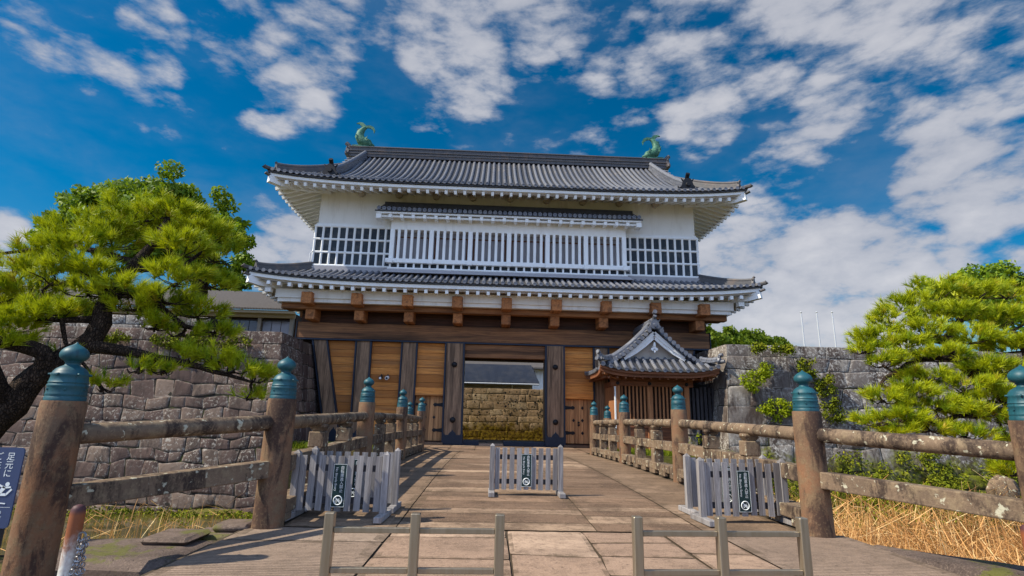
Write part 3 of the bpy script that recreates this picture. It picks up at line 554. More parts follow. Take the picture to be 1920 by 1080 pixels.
q = MB(); q.box(-1.18, -.04, GY-.3, GY+.5, -.03, .055, .2); q.build('threshold_step', 'slab', gate)
# inner passage: rear lintel and great door leaves folded back, dark interior
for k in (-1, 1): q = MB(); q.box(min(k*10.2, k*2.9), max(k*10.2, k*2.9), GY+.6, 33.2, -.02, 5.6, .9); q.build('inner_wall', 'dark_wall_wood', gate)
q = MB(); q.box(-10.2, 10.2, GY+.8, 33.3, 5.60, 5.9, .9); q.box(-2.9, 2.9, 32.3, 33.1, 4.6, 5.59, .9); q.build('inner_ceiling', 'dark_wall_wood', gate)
for k in (-1, 1):
    q = MB(); q.box(k*2.2-.07, k*2.2+.07, GY+.7, GY+2.7, .15, 4.5, .5); q.build('great_door_leaf', 'door_wood', gate)
# dark boarded wall above the lintel, cantilever beams and purlin
q = MB(); planks(q, lambda z: -10.2, lambda z: 10.2, 5.67, 7.0, GY+.08, .42); q.build('boarded_wall', 'dark_wall_wood', gate)
CX = [-9.52, -7.19, -4.80, -2.43, -.07, 2.33, 4.74, 7.16, 9.55]
for x in CX:
    q = MB(); q.bbox(x-.25, x+.25, 24.90, 33, 6.30, 6.86, .025, random.random()); q.build('cantilever_beam', 'bracket_wood', gate)
    q = MB(); q.bbox(x-.225, x+.225, 25.66, 33, 5.68, 6.295, .025, random.random()); q.build('cantilever_beam', 'bracket_wood', gate)
q = MB(); q.bbox(-10.9, 10.9, 25.60, 26.0, 6.16, 6.60, .02, .3); q.build('purlin', 'purlin_wood', gate)
for sx in (-1, 1):
    for yy in (26.9, 28.9, 30.9, 32.9): q = MB(); q.bbox(min(sx*10.1, sx*11.1), max(sx*10.1, sx*11.1), yy-.2, yy+.2, 6.30, 6.64, .02); q.build('side_beam', 'bracket_wood', gate)
    q = MB(); q.box(min(sx*9.6, sx*10.05), max(sx*9.6, sx*10.05), 26.64, 33.2, 5.66, 7.0); q.build('end_wall', 'dark_wall_wood', gate)

# ---- roofs
def make_roof(name, rf, gx, dtop, full, fascia, raf, raf_slope, raf_d, soffit_top, hip_len, ridge_hgt):
    pan = MB(); tl = MB(); en = tl; pan.cur = .5
    for f in (-1, 1): tile_face(tl, pan, rf, f, gx, dtop, ends=en)
    for sx in (-1, 1): tile_side(tl, pan, rf, sx, (rf.A-gx+.35) if full else dtop, ends=en)
    ro = pan.build(name, 'pan', gate, True); ro['label'] = 'grey tiled roof with curved white eaves'
    tl.build('roof_tiles', 'tile', ro, True, sharp=60)
    e = MB(); eave_strip(e, rf, .03, .02, .09, .14); e.build('tile_batten', 'pan', ro)
    e = MB(); eave_strip(e, rf, .12, fascia[0], fascia[1], .16); eave_strip(e, rf, .17, .092, fascia[0]-.002, .16); e.build('eave_board', 'trim', ro)
    e = MB(); eave_strip(e, rf, .27, fascia[1]+.002, fascia[1]+.09, .10); e.build('eave_batten', 'shade_tint', ro)
    # soffit
    sf = MB(); ins = .25; zb = fascia[1]+.06
    def so(side, sgn):
        def fn(u, v):
            d = ins+(raf_d-ins)*v
            if side: y = (rf.cy-rf.B+d)+2*(rf.B-d)*u; x = sgn*(rf.A-d)
            else: x = (-rf.A+d)+2*(rf.A-d)*u; y = rf.cy+sgn*(rf.B-d)
            return (x, y, rf.z0+rf.lf(x, y)*(1-.0*v)-zb+raf_slope*(d-ins))
        return fn
    for g in (-1, 1): sf.grid(so(False, g), 30, 4, .5, g > 0); sf.grid(so(True, g), 24, 4, .5, g < 0)
    sf.build('soffit', 'white', ro)
    # rafters, each reaching back to the wall
    def rafter(mb, x, y, dx, dy, lenr):
        w, h = raf[0], raf[1]; d0 = .16
        def pt(d): X, Y = x+dx*d, y+dy*d; return Vector((X, Y, rf.z0+rf.lf(X, Y)-fascia[1]-.072-h/2+raf_slope*max(0, d-ins)))
        mb.beam(pt(d0), pt(lenr), w, h, .5)
    n = int((rf.A-.75)/raf[2])
    for i in range(-n, n+1):
        x = i*raf[2]; m_ = MB(); rafter(m_, x, rf.cy-rf.B, 0, 1, min(raf[3], rf.A-abs(x)-.05)); m_.build('rafter', 'trim', ro)
    m_ = MB(); n = int((rf.B-.75)/raf[2])
    for sx in (-1, 1):
        for i in range(-n, n+1): y = rf.cy+i*raf[2]; rafter(m_, sx*rf.A, y, -sx, 0, min(raf[3], rf.B-abs(y-rf.cy)-.05))
    tag(m_.build('side_rafters', 'trim', ro), kind='stuff')
    # corners: hip rafter and hip ridge
    for sx in (-1, 1):
        for sy in (-1, 1):
            hp = MB(); P = []
            for d in (.10, .5, 1.1, raf_d): X, Y = sx*(rf.A-d), rf.cy+sy*(rf.B-d); P.append(Vector((X, Y, rf.z0+rf.lf(X, Y)-fascia[1]-.14+raf_slope*max(0, d-ins))))
            for a, b in zip(P[:-1], P[1:]): hp.beam(a, b+(b-a)*.01, .26, .34, .5)
            hp.build('hip_rafter', 'trim', ro)
            hc = MB(); P0 = P[0]; dd = Vector((sx, sy, .25)).normalized(); hc.beam(P0-dd*.05+Vector((0, 0, .19)), P0+dd*.20+Vector((0, 0, .22)), .2, .07); hc.build('corner_cap', 'ridge', ro)
            if sy < 0 or True:
                rg = MB(); path = []
                for k in range(9):
                    d = .28+(hip_len-.28)*k/8; X, Y = sx*(rf.A-d), rf.cy+sy*(rf.B-d); path.append((X, Y, rf.z(X, Y)+.03))
                sweep_ridge(rg, path, .30, ridge_hgt, 4); 
                e0 = Vector(path[0]); dv = Vector((sx, sy, 0)).normalized(); demon_tile(rg, e0-dv*.1+Vector((0, 0, .02)), dv, .62)
                X, Y = sx*(rf.A+.08), rf.cy+sy*(rf.B+.08); tip = Vector((X, Y, rf.z(sx*rf.A, rf.cy+sy*rf.B)+.10))
                rg.tube([Vector((sx*(rf.A-.3), rf.cy+sy*(rf.B-.3), rf.z(sx*(rf.A-.3), rf.cy+sy*(rf.B-.3))+.06)), tip, tip+dv*.06+Vector((0, 0, .05))], [.09, .10, .11], 8)
                rg.build('hip_ridge', 'ridge', ro, True)
    return ro
UP = Roof(11.98, 5.5, 30.0, 12.46, 3.95, 5.5, .74, .36)
GX = 9.35
ur = make_roof('upper_roof', UP, GX, 5.5, True, (.11, .25), (.135, .17, .46, 2.35), .36, 2.45, 0, 2.75, .34)
LO = Roof(12.22, 5.65, 30.0, 7.38, 1.05, 2.35, .8, .36)
lr = make_roof('lower_roof', LO, 0, 2.35, False, (.11, .27), (.145, .165, .487, .42), .20, 2.3, 0, 2.30, .30)
q = MB()   # flat white ledge strip behind the dentils
q.box(-11.0, 11.0, 25.32, 25.58, 6.44, 7.04, .5); q.box(-11.1, 11.1, 25.22, 25.32, 6.62, 7.04, .5); q.build('eave_ledge', 'white', lr)
for sx in (-1, 1): q = MB(); q.box(sx*11.35-.14, sx*11.35+.14, 24.9, 25.2, 6.80, 7.0, .5); q.build('corner_block', 'trim', lr)
# ridge of the upper roof
rz = 16.36
q = MB(); n = 34; hw = 9.70
for (z0, z1, hwid) in ((0, .18, .27), (.18, .22, .31), (.22, .36, .25), (.36, .40, .31), (.40, .62, .23), (.62, .67, .28)):
    for k in range(n): a, b = -hw+2*hw*k/n, -hw+2*hw*(k+1)/n; q.box(a+.004, b-.004, 30-hwid, 30+hwid, rz+z0, rz+z1)
q.tube([(-hw, 30, rz+.70), (hw, 30, rz+.70)], .12, 8)
for k in range(130): x = -hw+.07+2*hw*k/130; q.disc((x, 30-.262, rz+.29), (0, -1, 0), .05, .02, 6)
for sx in (-1, 1):
    demon_tile(q, (sx*(hw-.02), 30, rz+.06), (sx, 0, 0), 1.25)
q.build('ridge', 'ridge', ur)
# descending ridges, gable walls
for sx in (-1, 1):
    for sy in (-1, 1):
        q = MB(); path = []
        for k in range(13):
            t = k/12; d = .75+(5.25-.75)*t; x = sx*(9.12-.42*t**2); y = 30+sy*(5.5-d); path.append((x, y, UP.z(x, y)+.04))
        sweep_ridge(q, path, .34, .40, 5); q.build('descending_ridge', 'tile', ur, True, sharp=45); q = MB(); demon_tile(q, Vector(path[0])+Vector((0, sy*.02, -.02)), (0, sy, 0), 1.12); q.build('ridge_end_tile', 'black', ur, True, sharp=45)
    for k in range(9):   # verge tiles crossing the gable edge
        for sy in (-1, 1):
            d0 = 2.2+3.1*k/8.5; y = 30+sy*(5.5-d0); z = UP.z(9.2, y)+.05; q = MB(); q.half_tube([(sx*9.25, y, z+.02), (sx*9.72, y, z-.03)], (0, 1, 0), .085, 5); q.build('verge_tile', 'tile', ur, True)
    q = MB(); q.prism([(-3.2, 0), (3.2, 0), (0, 2.6)], lambda y, z, d: (sx*(9.35-.1*d), 30+y, 13.75+z), 1); q.build('gable_wall', 'white', ur)
# bronze fish ornaments
def fish(sx):
    q = MB(); bx = sx*9.05; z0 = rz+.76; F_ = -sx   # F_: +x local points inward along the ridge
    def p(a, b, c=0): return (bx+F_*a, 30+c, z0+b)
    body = [(.62, .10), (.46, .22), (.22, .28), (-.02, .42), (-.16, .68), (-.12, .95), (.02, 1.18), (.16, 1.34)]
    q.tube([p(*b) for b in body], [.12, .25, .30, .31, .28, .22, .15, .09], 12, True, .3)
    q.tube([p(.60, .16), p(.78, .10)], [.12, .05], 8); q.tube([p(.58, .06), p(.74, .0)], [.10, .05], 8)
    for k in (-1, 1):
        q.tube([p(.42, .40, k*.14), p(.30, .52, k*.2)], [.07, .02], 6); q.tube([p(.48, .32, k*.17), p(.52, .34, k*.2)], [.06, .04], 8)
        fin = [(0, .0), (-.34, .20), (-.22, .02), (-.26, -.14), (-.02, -.16)]
        q.prism([(a-.02, b+.52) for a, b in fin], lambda x, y, d: p(x, y, k*(.18+d+abs(x)*.35)), .04)
        q.prism([(.05, .30), (.30, .50), (.22, .30), (.36, .22), (.1, .16)], lambda x, y, d: p(x+.1, y+.1, k*(.2+d+x*.2)), .04)
    for i in range(7):
        t = i/6; a, b = -.20-.04*math.sin(t*3), .40+.62*t; q.prism([(a, b-.07), (a-.15, b+.05), (a+.02, b+.07)], lambda x, y, d: p(x, y, d-.02), .04)
    tail1 = [(.02, 1.12), (-.10, 1.40), (-.26, 1.56), (-.42, 1.58), (-.24, 1.68), (-.02, 1.64), (.16, 1.46), (.2, 1.2)]
    tail2 = [(.10, 1.14), (.28, 1.30), (.48, 1.26), (.64, 1.12), (.70, .92), (.76, 1.14), (.66, 1.34), (.46, 1.44), (.24, 1.44), (.04, 1.3)]
    q.prism(tail1, lambda x, y, d: p(x, y, d-.05+.1*(y-1.1)), .10); q.prism(tail2, lambda x, y, d: p(x, y, d-.05), .10)
    q.prism([(-.05, 1.0), (-.36, 1.18), (-.12, 1.22)], lambda x, y, d: p(x, y, d-.03), .06)
    q.box(bx-.5, bx+.5, 29.8, 30.2, rz+.66, rz+.80); q.build('fish_ornament', 'patina', ur, True, sharp=50)
fish(-1); fish(1)

# ---- upper storey
uw = MB(); uw.box(-9.93, 9.93, 26.62, 33.4, 7.2, 13.3, .5); uo = uw.build('upper_wall', 'white', gate)
q = MB(); q.box(-10.02, 10.02, 26.53, 26.62, 10.74, 10.82, .5); q.box(-9.98, 9.98, 26.57, 26.62, 10.82, 10.90, .5); q.box(-10.02, -9.93, 26.62, 33.4, 10.74, 10.82, .5); q.box(9.93, 10.02, 26.62, 33.4, 10.74, 10.82, .5); q.build('ledge', 'trim', uo)
for i in range(9): q = MB(); q.tube([(-7.82+1.955*i, 26.62, 12.60), (-7.82+1.955*i, 26.34, 12.56)], [.19, .19], 8 if i % 4 else 6, True, .5); q.build('beam_end', 'shade_tint', uo, True)
for sx in (-1, 1): q = MB(); q.box(sx*9.7-.3, sx*9.7+.3, 26.25, 26.62, 12.52, 12.78, .5); q.build('corner_bracket', 'white', uo)
# tiled lattice skirts either side of the bay
for sx in (-1, 1):
    sl = MB(); x0, x1 = sorted((sx*6.0, sx*10.0)); nc, nr = 10, 3; cw = 4.0/nc; rh = 2.10/nr; zb = 8.62
    for i in range(nc):
        for j in range(nr): sl.box(x0+cw*i+.004, x0+cw*(i+1)-.004, 26.55, 26.62, zb+rh*j+.004, zb+rh*(j+1)-.004)
    for yy in range(16):
        for j in range(nr): a = sx*9.935; b = sx*10.0; sl.box(min(a, b), max(a, b), 26.62+cw*yy+.004, 26.62+cw*(yy+1)-.004, zb+rh*j+.004, zb+rh*(j+1)-.004)
    so_ = sl.build('tile_panel', 'slate', uo)
    g = MB(); g.cur = .5
    for i in range(nc+1): x = x0+cw*i; g.tube([(x, 26.548, zb), (x, 26.548, zb+2.1)], .062, 8)
    for j in range(nr+1): z = zb+rh*j; g.tube([(x0-(.06 if sx < 0 else 0), 26.54, z), (x1+(.06 if sx > 0 else 0), 26.54, z)], .062, 8); g.tube([(sx*10.0, 26.5, z), (sx*10.0, 33.3, z)], .062, 8)
    for yy in range(17): g.tube([(sx*10.0, 26.62+cw*yy, zb), (sx*10.0, 26.62+cw*yy, zb+2.1)], .06, 8)
    g.build('plaster_grid', 'trim', uo, True)
    q = MB(); q.box(min(sx*5.9, sx*10.08), max(sx*5.9, sx*10.08), 26.44, 26.62, 8.27, 8.55, .5); q.build('flashing', 'shutter', uo)
# lattice bay
bay = MB(); bay.box(-6.05, 6.05, 26.02, 26.62, 10.50, 11.3, .5); bo_ = bay.build('bay_window', 'white', gate)
q = MB(); q.box(-5.98, 5.98, 26.45, 26.615, 8.9, 10.5, .4); q.build('bay_wall', 'shutter', bo_)
q = MB()
for i in range(6): x0 = -5.95+1.983*i+.14; x1 = x0+1.7; q.box(x0, x0+.06, 26.40, 26.448, 8.95, 10.25); q.box(x1-.06, x1, 26.40, 26.448, 8.95, 10.25); q.box(x0+.06, x1-.06, 26.41, 26.448, 10.19, 10.25); q.box((x0+x1)/2-.02, (x0+x1)/2+.02, 26.41, 26.447, 8.95, 10.19)
q.build('window_frame', 'frame_brown', bo_)
for i in range(7): x = -5.95+1.983*i; q = MB(); q.bbox(x-.11, x+.11, 25.99, 26.24, 8.96, 10.50, .008, .5); q.build('bay_post', 'trim', bo_)
q = MB(); q.cur = .5
for i in range(6):
    for k in range(5): x = -5.95+1.983*i+1.983*(k+1)/6; q.bbox(x-.068, x+.068, 26.01, 26.13, 8.96, 10.50, .006)
q.build('lattice', 'trim', bo_)
q = MB(); q.bbox(-6.22, 6.22, 25.98, 26.30, 8.74, 8.955, .01, .5); q.build('bay_rail', 'trim', bo_)
for i in range(7): x = -5.95+1.983*i; q = MB(); q.bbox(x-.12, x+.12, 25.80, 26.0, 8.68, 8.90, .01, .5); q.build('rail_bracket', 'trim', bo_)
q = MB(); q.cur = .5
for i in range(31): x = -5.98+11.96*i/30; q.tube([(x, 26.12, 8.46), (x, 26.12, 8.74)], .055, 8)
q.tube([(-6.1, 26.1, 8.46), (6.1, 26.1, 8.46)], .06, 8); q.build('sill_grid', 'trim', bo_, True)
q = MB(); q.box(-6.0, 6.0, 26.2, 26.6, 8.40, 8.735); q.build('sill_tiles', 'slate', bo_)
q = MB(); q.hexa([(-6.3, 25.72, 8.16), (6.3, 25.72, 8.16), (6.3, 26.4, 8.2), (-6.3, 26.4, 8.2), (-6.15, 26.02, 8.40), (6.15, 26.02, 8.40), (6.15, 26.4, 8.40), (-6.15, 26.4, 8.40)], .5); q.build('flashing', 'shutter', bo_)
# little roof over the bay
br = MB(); br.grid(lambda u, v: (-6.75+13.5*u, 25.42+1.2*v, 11.30+.62*v*(.8+.2*v)+.05*abs(2*u-1)**8), 30, 4, .5); bro = br.build('bay_roof', 'pan', gate, True)
q = MB(); en = q; n = 52
for i in range(n+1):
    x = -6.6+13.2*i/n; P = [(x, 25.38+1.2*v, 11.32+.62*v*(.8+.2*v)+.05*abs(2*i/n-1)**8) for v in (0, .35, .7, 1)]; q.half_tube(P, (1, 0, 0), .075, 5); en.disc((x, 25.37, P[0][2]+.03), (0, -1, 0), .105, .06, 12)
q.build('roof_tiles', 'tile', bro, True, sharp=60)
q = MB(); q.box(-6.5, 6.5, 26.2, 26.62, 11.78, 12.06, .5); q.box(-6.8, 6.8, 25.40, 25.46, 11.24, 11.30); q.build('ridge', 'pan', bro)
q = MB(); q.cur = .5; q.box(-6.72, 6.72, 25.46, 25.60, 11.15, 11.235); q.hexa([(-6.6, 25.6, 11.0), (6.6, 25.6, 11.0), (6.6, 26.62, 11.25), (-6.6, 26.62, 11.25), (-6.6, 25.6, 11.1), (6.6, 25.6, 11.1), (6.6, 26.62, 11.5), (-6.6, 26.62, 11.5)]); q.build('eave_board', 'trim', bro)
n = 23
for i in range(n+1):
    x = -6.62+13.24*i/n; q = MB(); q.cur = .5; w = .08 if i not in (0, n) else .13; q.box(x-w, x+w, 25.50, 26.02, 10.95-(.05 if i in (0, n) else 0), 11.145); q.build('rafter', 'trim', bro)
q = MB(); q.tube([(-10.12, 26.5, 7.9), (-10.12, 26.45, 9.2), (-9.98, 26.45, 9.35), (-9.95, 26.5, 9.35)], .025, 8); q.build('conduit', 'pale', gate, True)
for x, dark in ((-6.05, True), (-5.74, False)):
    e = empty('security_camera', (x, GY+.15, 3.02), 'dark security camera on the plank panel, beside the white one' if dark else 'white security camera on the plank panel, beside the dark one', 'security camera', 'security cameras on the gate')
    q = MB(); q.tube([(x, GY+.02, 3.05), (x, GY-.24, 3.0)], [.085, .085], 12); q.build('camera_body', 'black' if dark else 'trim', e, True)
    q = MB(); q.tube([(x, GY-.235, 3.0), (x, GY-.26, 2.995)], [.06, .055], 12); q.build('lens', 'trim' if dark else 'black', e, True)
    q = MB(); q.box(x-.03, x+.03, GY+.0, GY+.16, 3.1, 3.2); q.build('bracket', 'black', e)

# ================================================================== guardhouse
GHX, GHF = 6.55, 22.75
gh = empty('guardhouse', (GHX, 25, 0), 'small brown timber guardhouse with curved grey tiled gable roof beside the gate', 'guardhouse')
GR = Roof(2.62, 2.0, 24.75, 3.34, 2.02, 2.62, .50, .26, 4)
def gz(x, y):   # hipped skirt below, gable facing the viewer above
    dx, dy = GR.A-abs(x-GHX), GR.B-abs(y-GR.cy)
    return GR.z0+GR.H*profile(dx, GR.D, GR.c1)+GR.lift*(abs(x-GHX)/GR.A)**4*(min(abs(y-GR.cy)/GR.B, 1))**4
GF = GHF+.80   # gable plane
tl = MB(); pan = MB(); en = tl
for sx in (-1, 1):   # long side slopes, rows running down to the left and right
    n = 13
    for i in range(n+1):
        y = GF-.02+(26.3-GF)*i/n; P = []
        for k in range(9):
            d = -.03+(GR.A+.03)*k/8; x = GHX+sx*(GR.A-d); P.append((x, y, gz(x, max(y, GHF+d*0))+.03))
        tl.half_tube(P, (0, 1, 0), .082, 5); en.disc((P[0][0]+sx*.01, y, P[0][2]+.03), (sx, 0, 0), .095, .05, 10)
    pan.grid(lambda u, v: (GHX+sx*(GR.A*(1-v)), GF-.15+(26.4-GF)*u, gz(GHX+sx*(GR.A*(1-v)), GF-.15+(26.4-GF)*u)), 8, 10, .5, sx > 0)
def fz(x, d):  # front skirt
    t = d/.92; return GR.z0+.02+.60*t*(.85+.15*t)+GR.lift*(abs(x-GHX)/GR.A)**4*(1-.7*t)
n = 15
for i in range(n+1):
    x = GHX-2.5+5.0*i/n; dm = min(.95, GR.A-abs(x-GHX)+.02); P = [(x, GHF-.04+(dm+.04)*k/3, fz(x, dm*k/3)+.03) for k in range(4)]; tl.half_tube(P, (1, 0, 0), .082, 5); en.disc((x, P[0][1]-.01, P[0][2]+.03), (0, -1, 0), .096, .05, 12)
pan.grid(lambda u, v: (GHX-2.6+5.2*u, GHF+.95*v, fz(GHX-2.6+5.2*u, .95*v)), 20, 3, .5)
go = pan.build('roof', 'pan', gh, True); tl.build('roof_tiles', 'tile', go, True, sharp=60)
q = MB()  # barge tiles along the gable edge
for sx in (-1, 1):
    P = []
    for k in range(15):
        x = GHX+sx*(2.42*(1-k/14)+.02); P.append(Vector((x, GF-.16, gz(x, GF+.0)+.06)))
    for k in range(14):
        a, b = P[k], P[k+1]; mdl = a.lerp(b, .5); q.half_tube([mdl+Vector((0, .55, .10)), mdl+Vector((0, -.12, .08))], (1, 0, 0), .085, 5); q.disc(mdl+Vector((0, -.13, .10)), (0, -1, 0), .098, .05, 12)
    sweep_ridge(q, [p+Vector((0, .5, .06)) for p in P], .30, .22, 3)
    tip = P[0]
q.build('barge_tiles', 'tile', go, True, sharp=45)
q = MB(); apex = gz(GHX, GF)+.05
for (z0, z1, w) in ((0, .12, .17), (.12, .16, .21), (.16, .30, .15)): q.box(GHX-w, GHX+w, GF-.1, 26.4, apex+z0, apex+z1)
q.tube([(GHX, GF-.12, apex+.34), (GHX, 26.4, apex+.34)], .10, 8); demon_tile(q, (GHX, GF-.10, apex-.12), (0, -1, 0), .85)
q.tube([(GHX, GF-.15, apex+.62), (GHX, GF-.34, apex+.66)], [.085, .095], 12); q.build('ridge', 'tile', go, True, sharp=45)
for sx in (-1, 1):  # upturned corner ridges
    q = MB(); P = [Vector((GHX+sx*(GR.A-.62+.16*k), GF-.12-.155*k*.95, fz(GHX+sx*(GR.A-.62+.16*k), .62-.15*k)+.12+.008*k*k)) for k in range(5)]; sweep_ridge(q, P[::-1], .24, .14, 3); d = Vector((sx, -1, 0)).normalized(); demon_tile(q, P[-1]-d*.06+Vector((0, 0, -.06)), d, .52)
    e = P[-1]; q.tube([e+Vector((0, 0, .24)), e+d*.13+Vector((0, 0, .27))], [.075, .08], 12); q.tube([e-d*.1+Vector((0, 0, -.06)), e+d*.2+Vector((0, 0, -.02))], [.085, .085], 12); q.build('corner_ridge', 'tile', go, True, sharp=45)
q = MB(); tri = [(-1.30, .0), (1.30, .0), (0, 1.02)]; gb = 3.96
q.prism(tri, lambda x, y, d: (GHX+x, GF+.30+d, gb+y), .1, .5); q.build('gable_wall', 'shade_tint', go)
q = MB(); q.cur = .5
for k in (-1, 1):
    for (o, w, yy) in ((.16, .17, -.02), (-.03, .13, .03)):
        P = [Vector((GHX+k*x, GF+yy, z)) for x, z in ((0, gb+1.02+o), (.4, gb+.66+o), (.85, gb+.32+o*.95), (1.36, gb+.02+o*.8))]
        for a, b in zip(P[:-1], P[1:]): q.beam(a, b+(b-a)*.02, .10, w)
q.build('barge_board', 'trim', go)
q = MB(); q.box(GHX-1.3, GHX+1.3, GF+.02, GF+.16, gb-.08, gb+.02); q.build('gable_sill', 'pan', go)
q = MB(); gx_, gz_ = GHX, gb+.50   # hanging gable ornament (three lobes and a drop)
for a, b, r_ in ((0, .06, .07), (-.075, -.05, .075), (.075, -.05, .075), (0, -.11, .06)): q.disc((gx_+a, GF-.02, gz_+b), (0, -1, 0), r_, .08, 14)
q.prism([(-.05, -.12), (.05, -.12), (0, -.24)], lambda x, y, d: (gx_+x, GF-.05+d, gz_+y), .06); q.prism([(-.06, .08), (.06, .08), (.025, .26), (-.025, .26)], lambda x, y, d: (gx_+x, GF-.05+d, gz_+y), .06)
q.build('gable_ornament', 'trim', go)
# eaves in timber
q = MB(); q.cur = .4
for k in range(20):
    a, b = GHX-2.6+5.2*k/20, GHX-2.6+5.2*(k+1)/20; lf = lambda x: GR.lift*(abs(x-GHX)/GR.A)**4
    for (o0, o1, yy, th) in ((.0, .10, .04, .1), (.10, .24, .14, .12)):
        za0, za1 = GR.z0+lf(a), GR.z0+lf(b); q.hexa([(a, GHF+yy, za0-o1), (b, GHF+yy, za1-o1), (b, GHF+yy+th, za1-o1), (a, GHF+yy+th, za0-o1), (a, GHF+yy, za0-o0-.004), (b, GHF+yy, za1-o0-.004), (b, GHF+yy+th, za1-o0-.004), (a, GHF+yy+th, za0-o0-.004)])
for sx in (-1, 1):
    for k in range(14):
        a, b = GHF+.15+3.6*k/14, GHF+.15+3.6*(k+1)/14; lf = lambda y: GR.lift*(min(abs(y-GR.cy)/GR.B, 1))**4; X0, X1 = sorted((GHX+sx*(GR.A-.04), GHX+sx*(GR.A-.16))); q.hexa([(X0, a, GR.z0+lf(a)-.2), (X1, a, GR.z0+lf(a)-.2), (X1, b, GR.z0+lf(b)-.2), (X0, b, GR.z0+lf(b)-.2), (X0, a, GR.z0+lf(a)-.01), (X1, a, GR.z0+lf(a)-.01), (X1, b, GR.z0+lf(b)-.01), (X0, b, GR.z0+lf(b)-.01)])
q.build('eave_board', 'house_beam', go)
q = MB()
for i in range(13): x = GHX-2.2+4.4*i/12; q.beam((x, GHF+.2, 3.08+.0), (x, GHF+1.1, 3.22), .07, .09)
for sx in (-1, 1):
    for i in range(9): y = GHF+.5+3.2*i/8; q.beam((GHX+sx*2.42, y, 3.10), (GHX+sx*1.6, y, 3.25), .07, .09)
q.box(GHX-2.4, GHX+2.4, GHF+.26, 26.3, 3.22, 3.27); q.build('rafters', 'house_beam', go)
for sx in (-1, 1): q = MB(); d = Vector((sx, -1, .1)).normalized(); e = Vector((GHX+sx*2.36, GHF+.28, 3.30)); q.beam(e-d*1.2-Vector((0, 0, .1)), e+d*.12, .14, .18); q.build('hip_rafter', 'house_wood', go)
# body
hx0, hx1, hy = 4.92, 8.02, 23.85
for x in (hx0, (hx0+hx1)/2-.12, hx1):
    q = MB(); q.bbox(x-.11, x+.11, hy-.02, hy+.2, 0, 3.0, .01, .2); q.build('post', 'house_wood', gh)
q = MB(); q.bbox(hx0-.3, hx1+.3, hy-.05, hy+.22, 2.78, 3.02, .01); q.bbox(hx0-.3, hx1+.3, hy-.10, hy+.24, 3.03, 3.22, .01); q.bbox(hx0+.11, hx1-.11, hy+.02, hy+.14, .98, 1.12, .01); q.bbox(hx0-.06, hx0+.12, hy+.2, 26.4, 2.78, 3.02, .01); q.build('beam', 'house_beam', gh)
q = MB()
for k in range(17):
    x = hx0+.2+(hx1-hx0-.4)*k/16; q.box(x-.036, x+.036, hy+.04, hy+.10, 1.12, 2.78)
q.build('lattice', 'house_wood', gh)
q = MB(); q.box(hx0+.1, hx1-.1, hy+.24, hy+.3, 0, 3.0, .9); q.build('inner_wall', 'dark_wall_wood', gh)
q = MB(); planks(q, lambda z: hx0+.11, lambda z: hx1-.11, .08, .98, hy+.05, .24); q.build('plank_panel', 'house_beam', gh)
q = MB(); y = hy+.2
while y < 26.3: q.box(hx0-.03, hx0+.03, y, y+.15, .05, 2.78); y += .16
q.build('side_boarding', 'house_wood', gh)
q = MB(); q.box(hx0-.15, hx0-.09, hy-.03, hy+.05, 0.9, 2.75); q.build('corner_strip', 'trim', gh)
q = MB()
for x in (hx0, (hx0+hx1)/2-.12, hx1): q = MB(); q.tube([(x, hy-.05, 2.9), (x, hy-.11, 2.9)], [.085, .05], 10); q.build('iron_boss', 'black', gh, True)
# dark stakes between guardhouse and wall
e = empty('stake_fence', (8.7, 24.2, 0), 'dark weathered upright stakes fence squeezed between guardhouse and right stone wall', 'fence')
q = MB()
for k in range(7): x = 8.22+.185*k; q.bbox(x-.06, x+.06, 24.1+random.uniform(-.03, .03), 24.2, 0, 2.78+random.uniform(-.06, .06), .01)
q.build('stakes', 'dark_stake', e)
q = MB(); q.box(8.1, 9.5, 24.24, 24.32, 2.2, 2.32); q.box(8.1, 9.5, 24.24, 24.32, .6, .72); q.build('rail', 'dark_stake', e)
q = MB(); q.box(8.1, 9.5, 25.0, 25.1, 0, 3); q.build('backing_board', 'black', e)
e = empty('stone_post', (8.0, 23.2, 0), 'short grey stone post with a round dark hole, standing before the guardhouse corner', 'stone post')
q = MB(); q.bbox(7.78, 8.1, 23.05, 23.35, 0.0, .75, .02); q.bbox(7.70, 8.18, 22.98, 23.42, .75, 1.12, .03); q.bbox(7.66, 8.22, 22.94, 23.46, 1.12, 1.2, .02); q.build('post_body', 'grey_stone', e)
q = MB(); q.disc((7.94, 22.965, .93), (0, -1, 0), .10, .01, 16); q.build('hole', 'black', e)
# ================================================================== ground, moat, paving
def arch(y):
    t = (y-7.02)/14.48
    return 0 if t < 0 else (.09*4*t*(1-t)-.03*t if t < 1 else -.03)
ground = MB()
xs = [-420, -200, -90, -50, -34, -28]+sorted([-24+1.0*i for i in range(49)]+[-9.15, 9.15, -8.6, 8.6, 9.25, -9.25])+[28, 34, 50, 90, 200, 420]
ys = [-120, -30, -5, 1.9, 2.5, 3, 3.5, 4, 4.5, 5, 5.5, 6, 6.3, 6.55, 6.75, 7.6, 9, 10.5, 12, 13.5, 15, 16.5, 18, 19.5, 21, 21.7, 21.95, 22.2, 23, 25, 27, 30, 33.4, 33.6, 36, 40, 46, 60, 90, 160, 300, 600]
def gzf(x, y):
    if y < (6.65 if x < 3.9 else max(2.0, 6.7-(x-3.9)*1.05)): return -.26
    if y < 21.8: return -2.42+.10*math.sin(x*1.3+y)+.08*math.sin(x*.7-y*1.9)+max(0, (y-19.6))*.06
    if y < 24.4 and abs(x) > 9.2: return -2.3
    if y < 33.5: return -.06
    return -.66
V = [(x, y, gzf(x, y)) for y in ys for x in xs]; nx = len(xs)
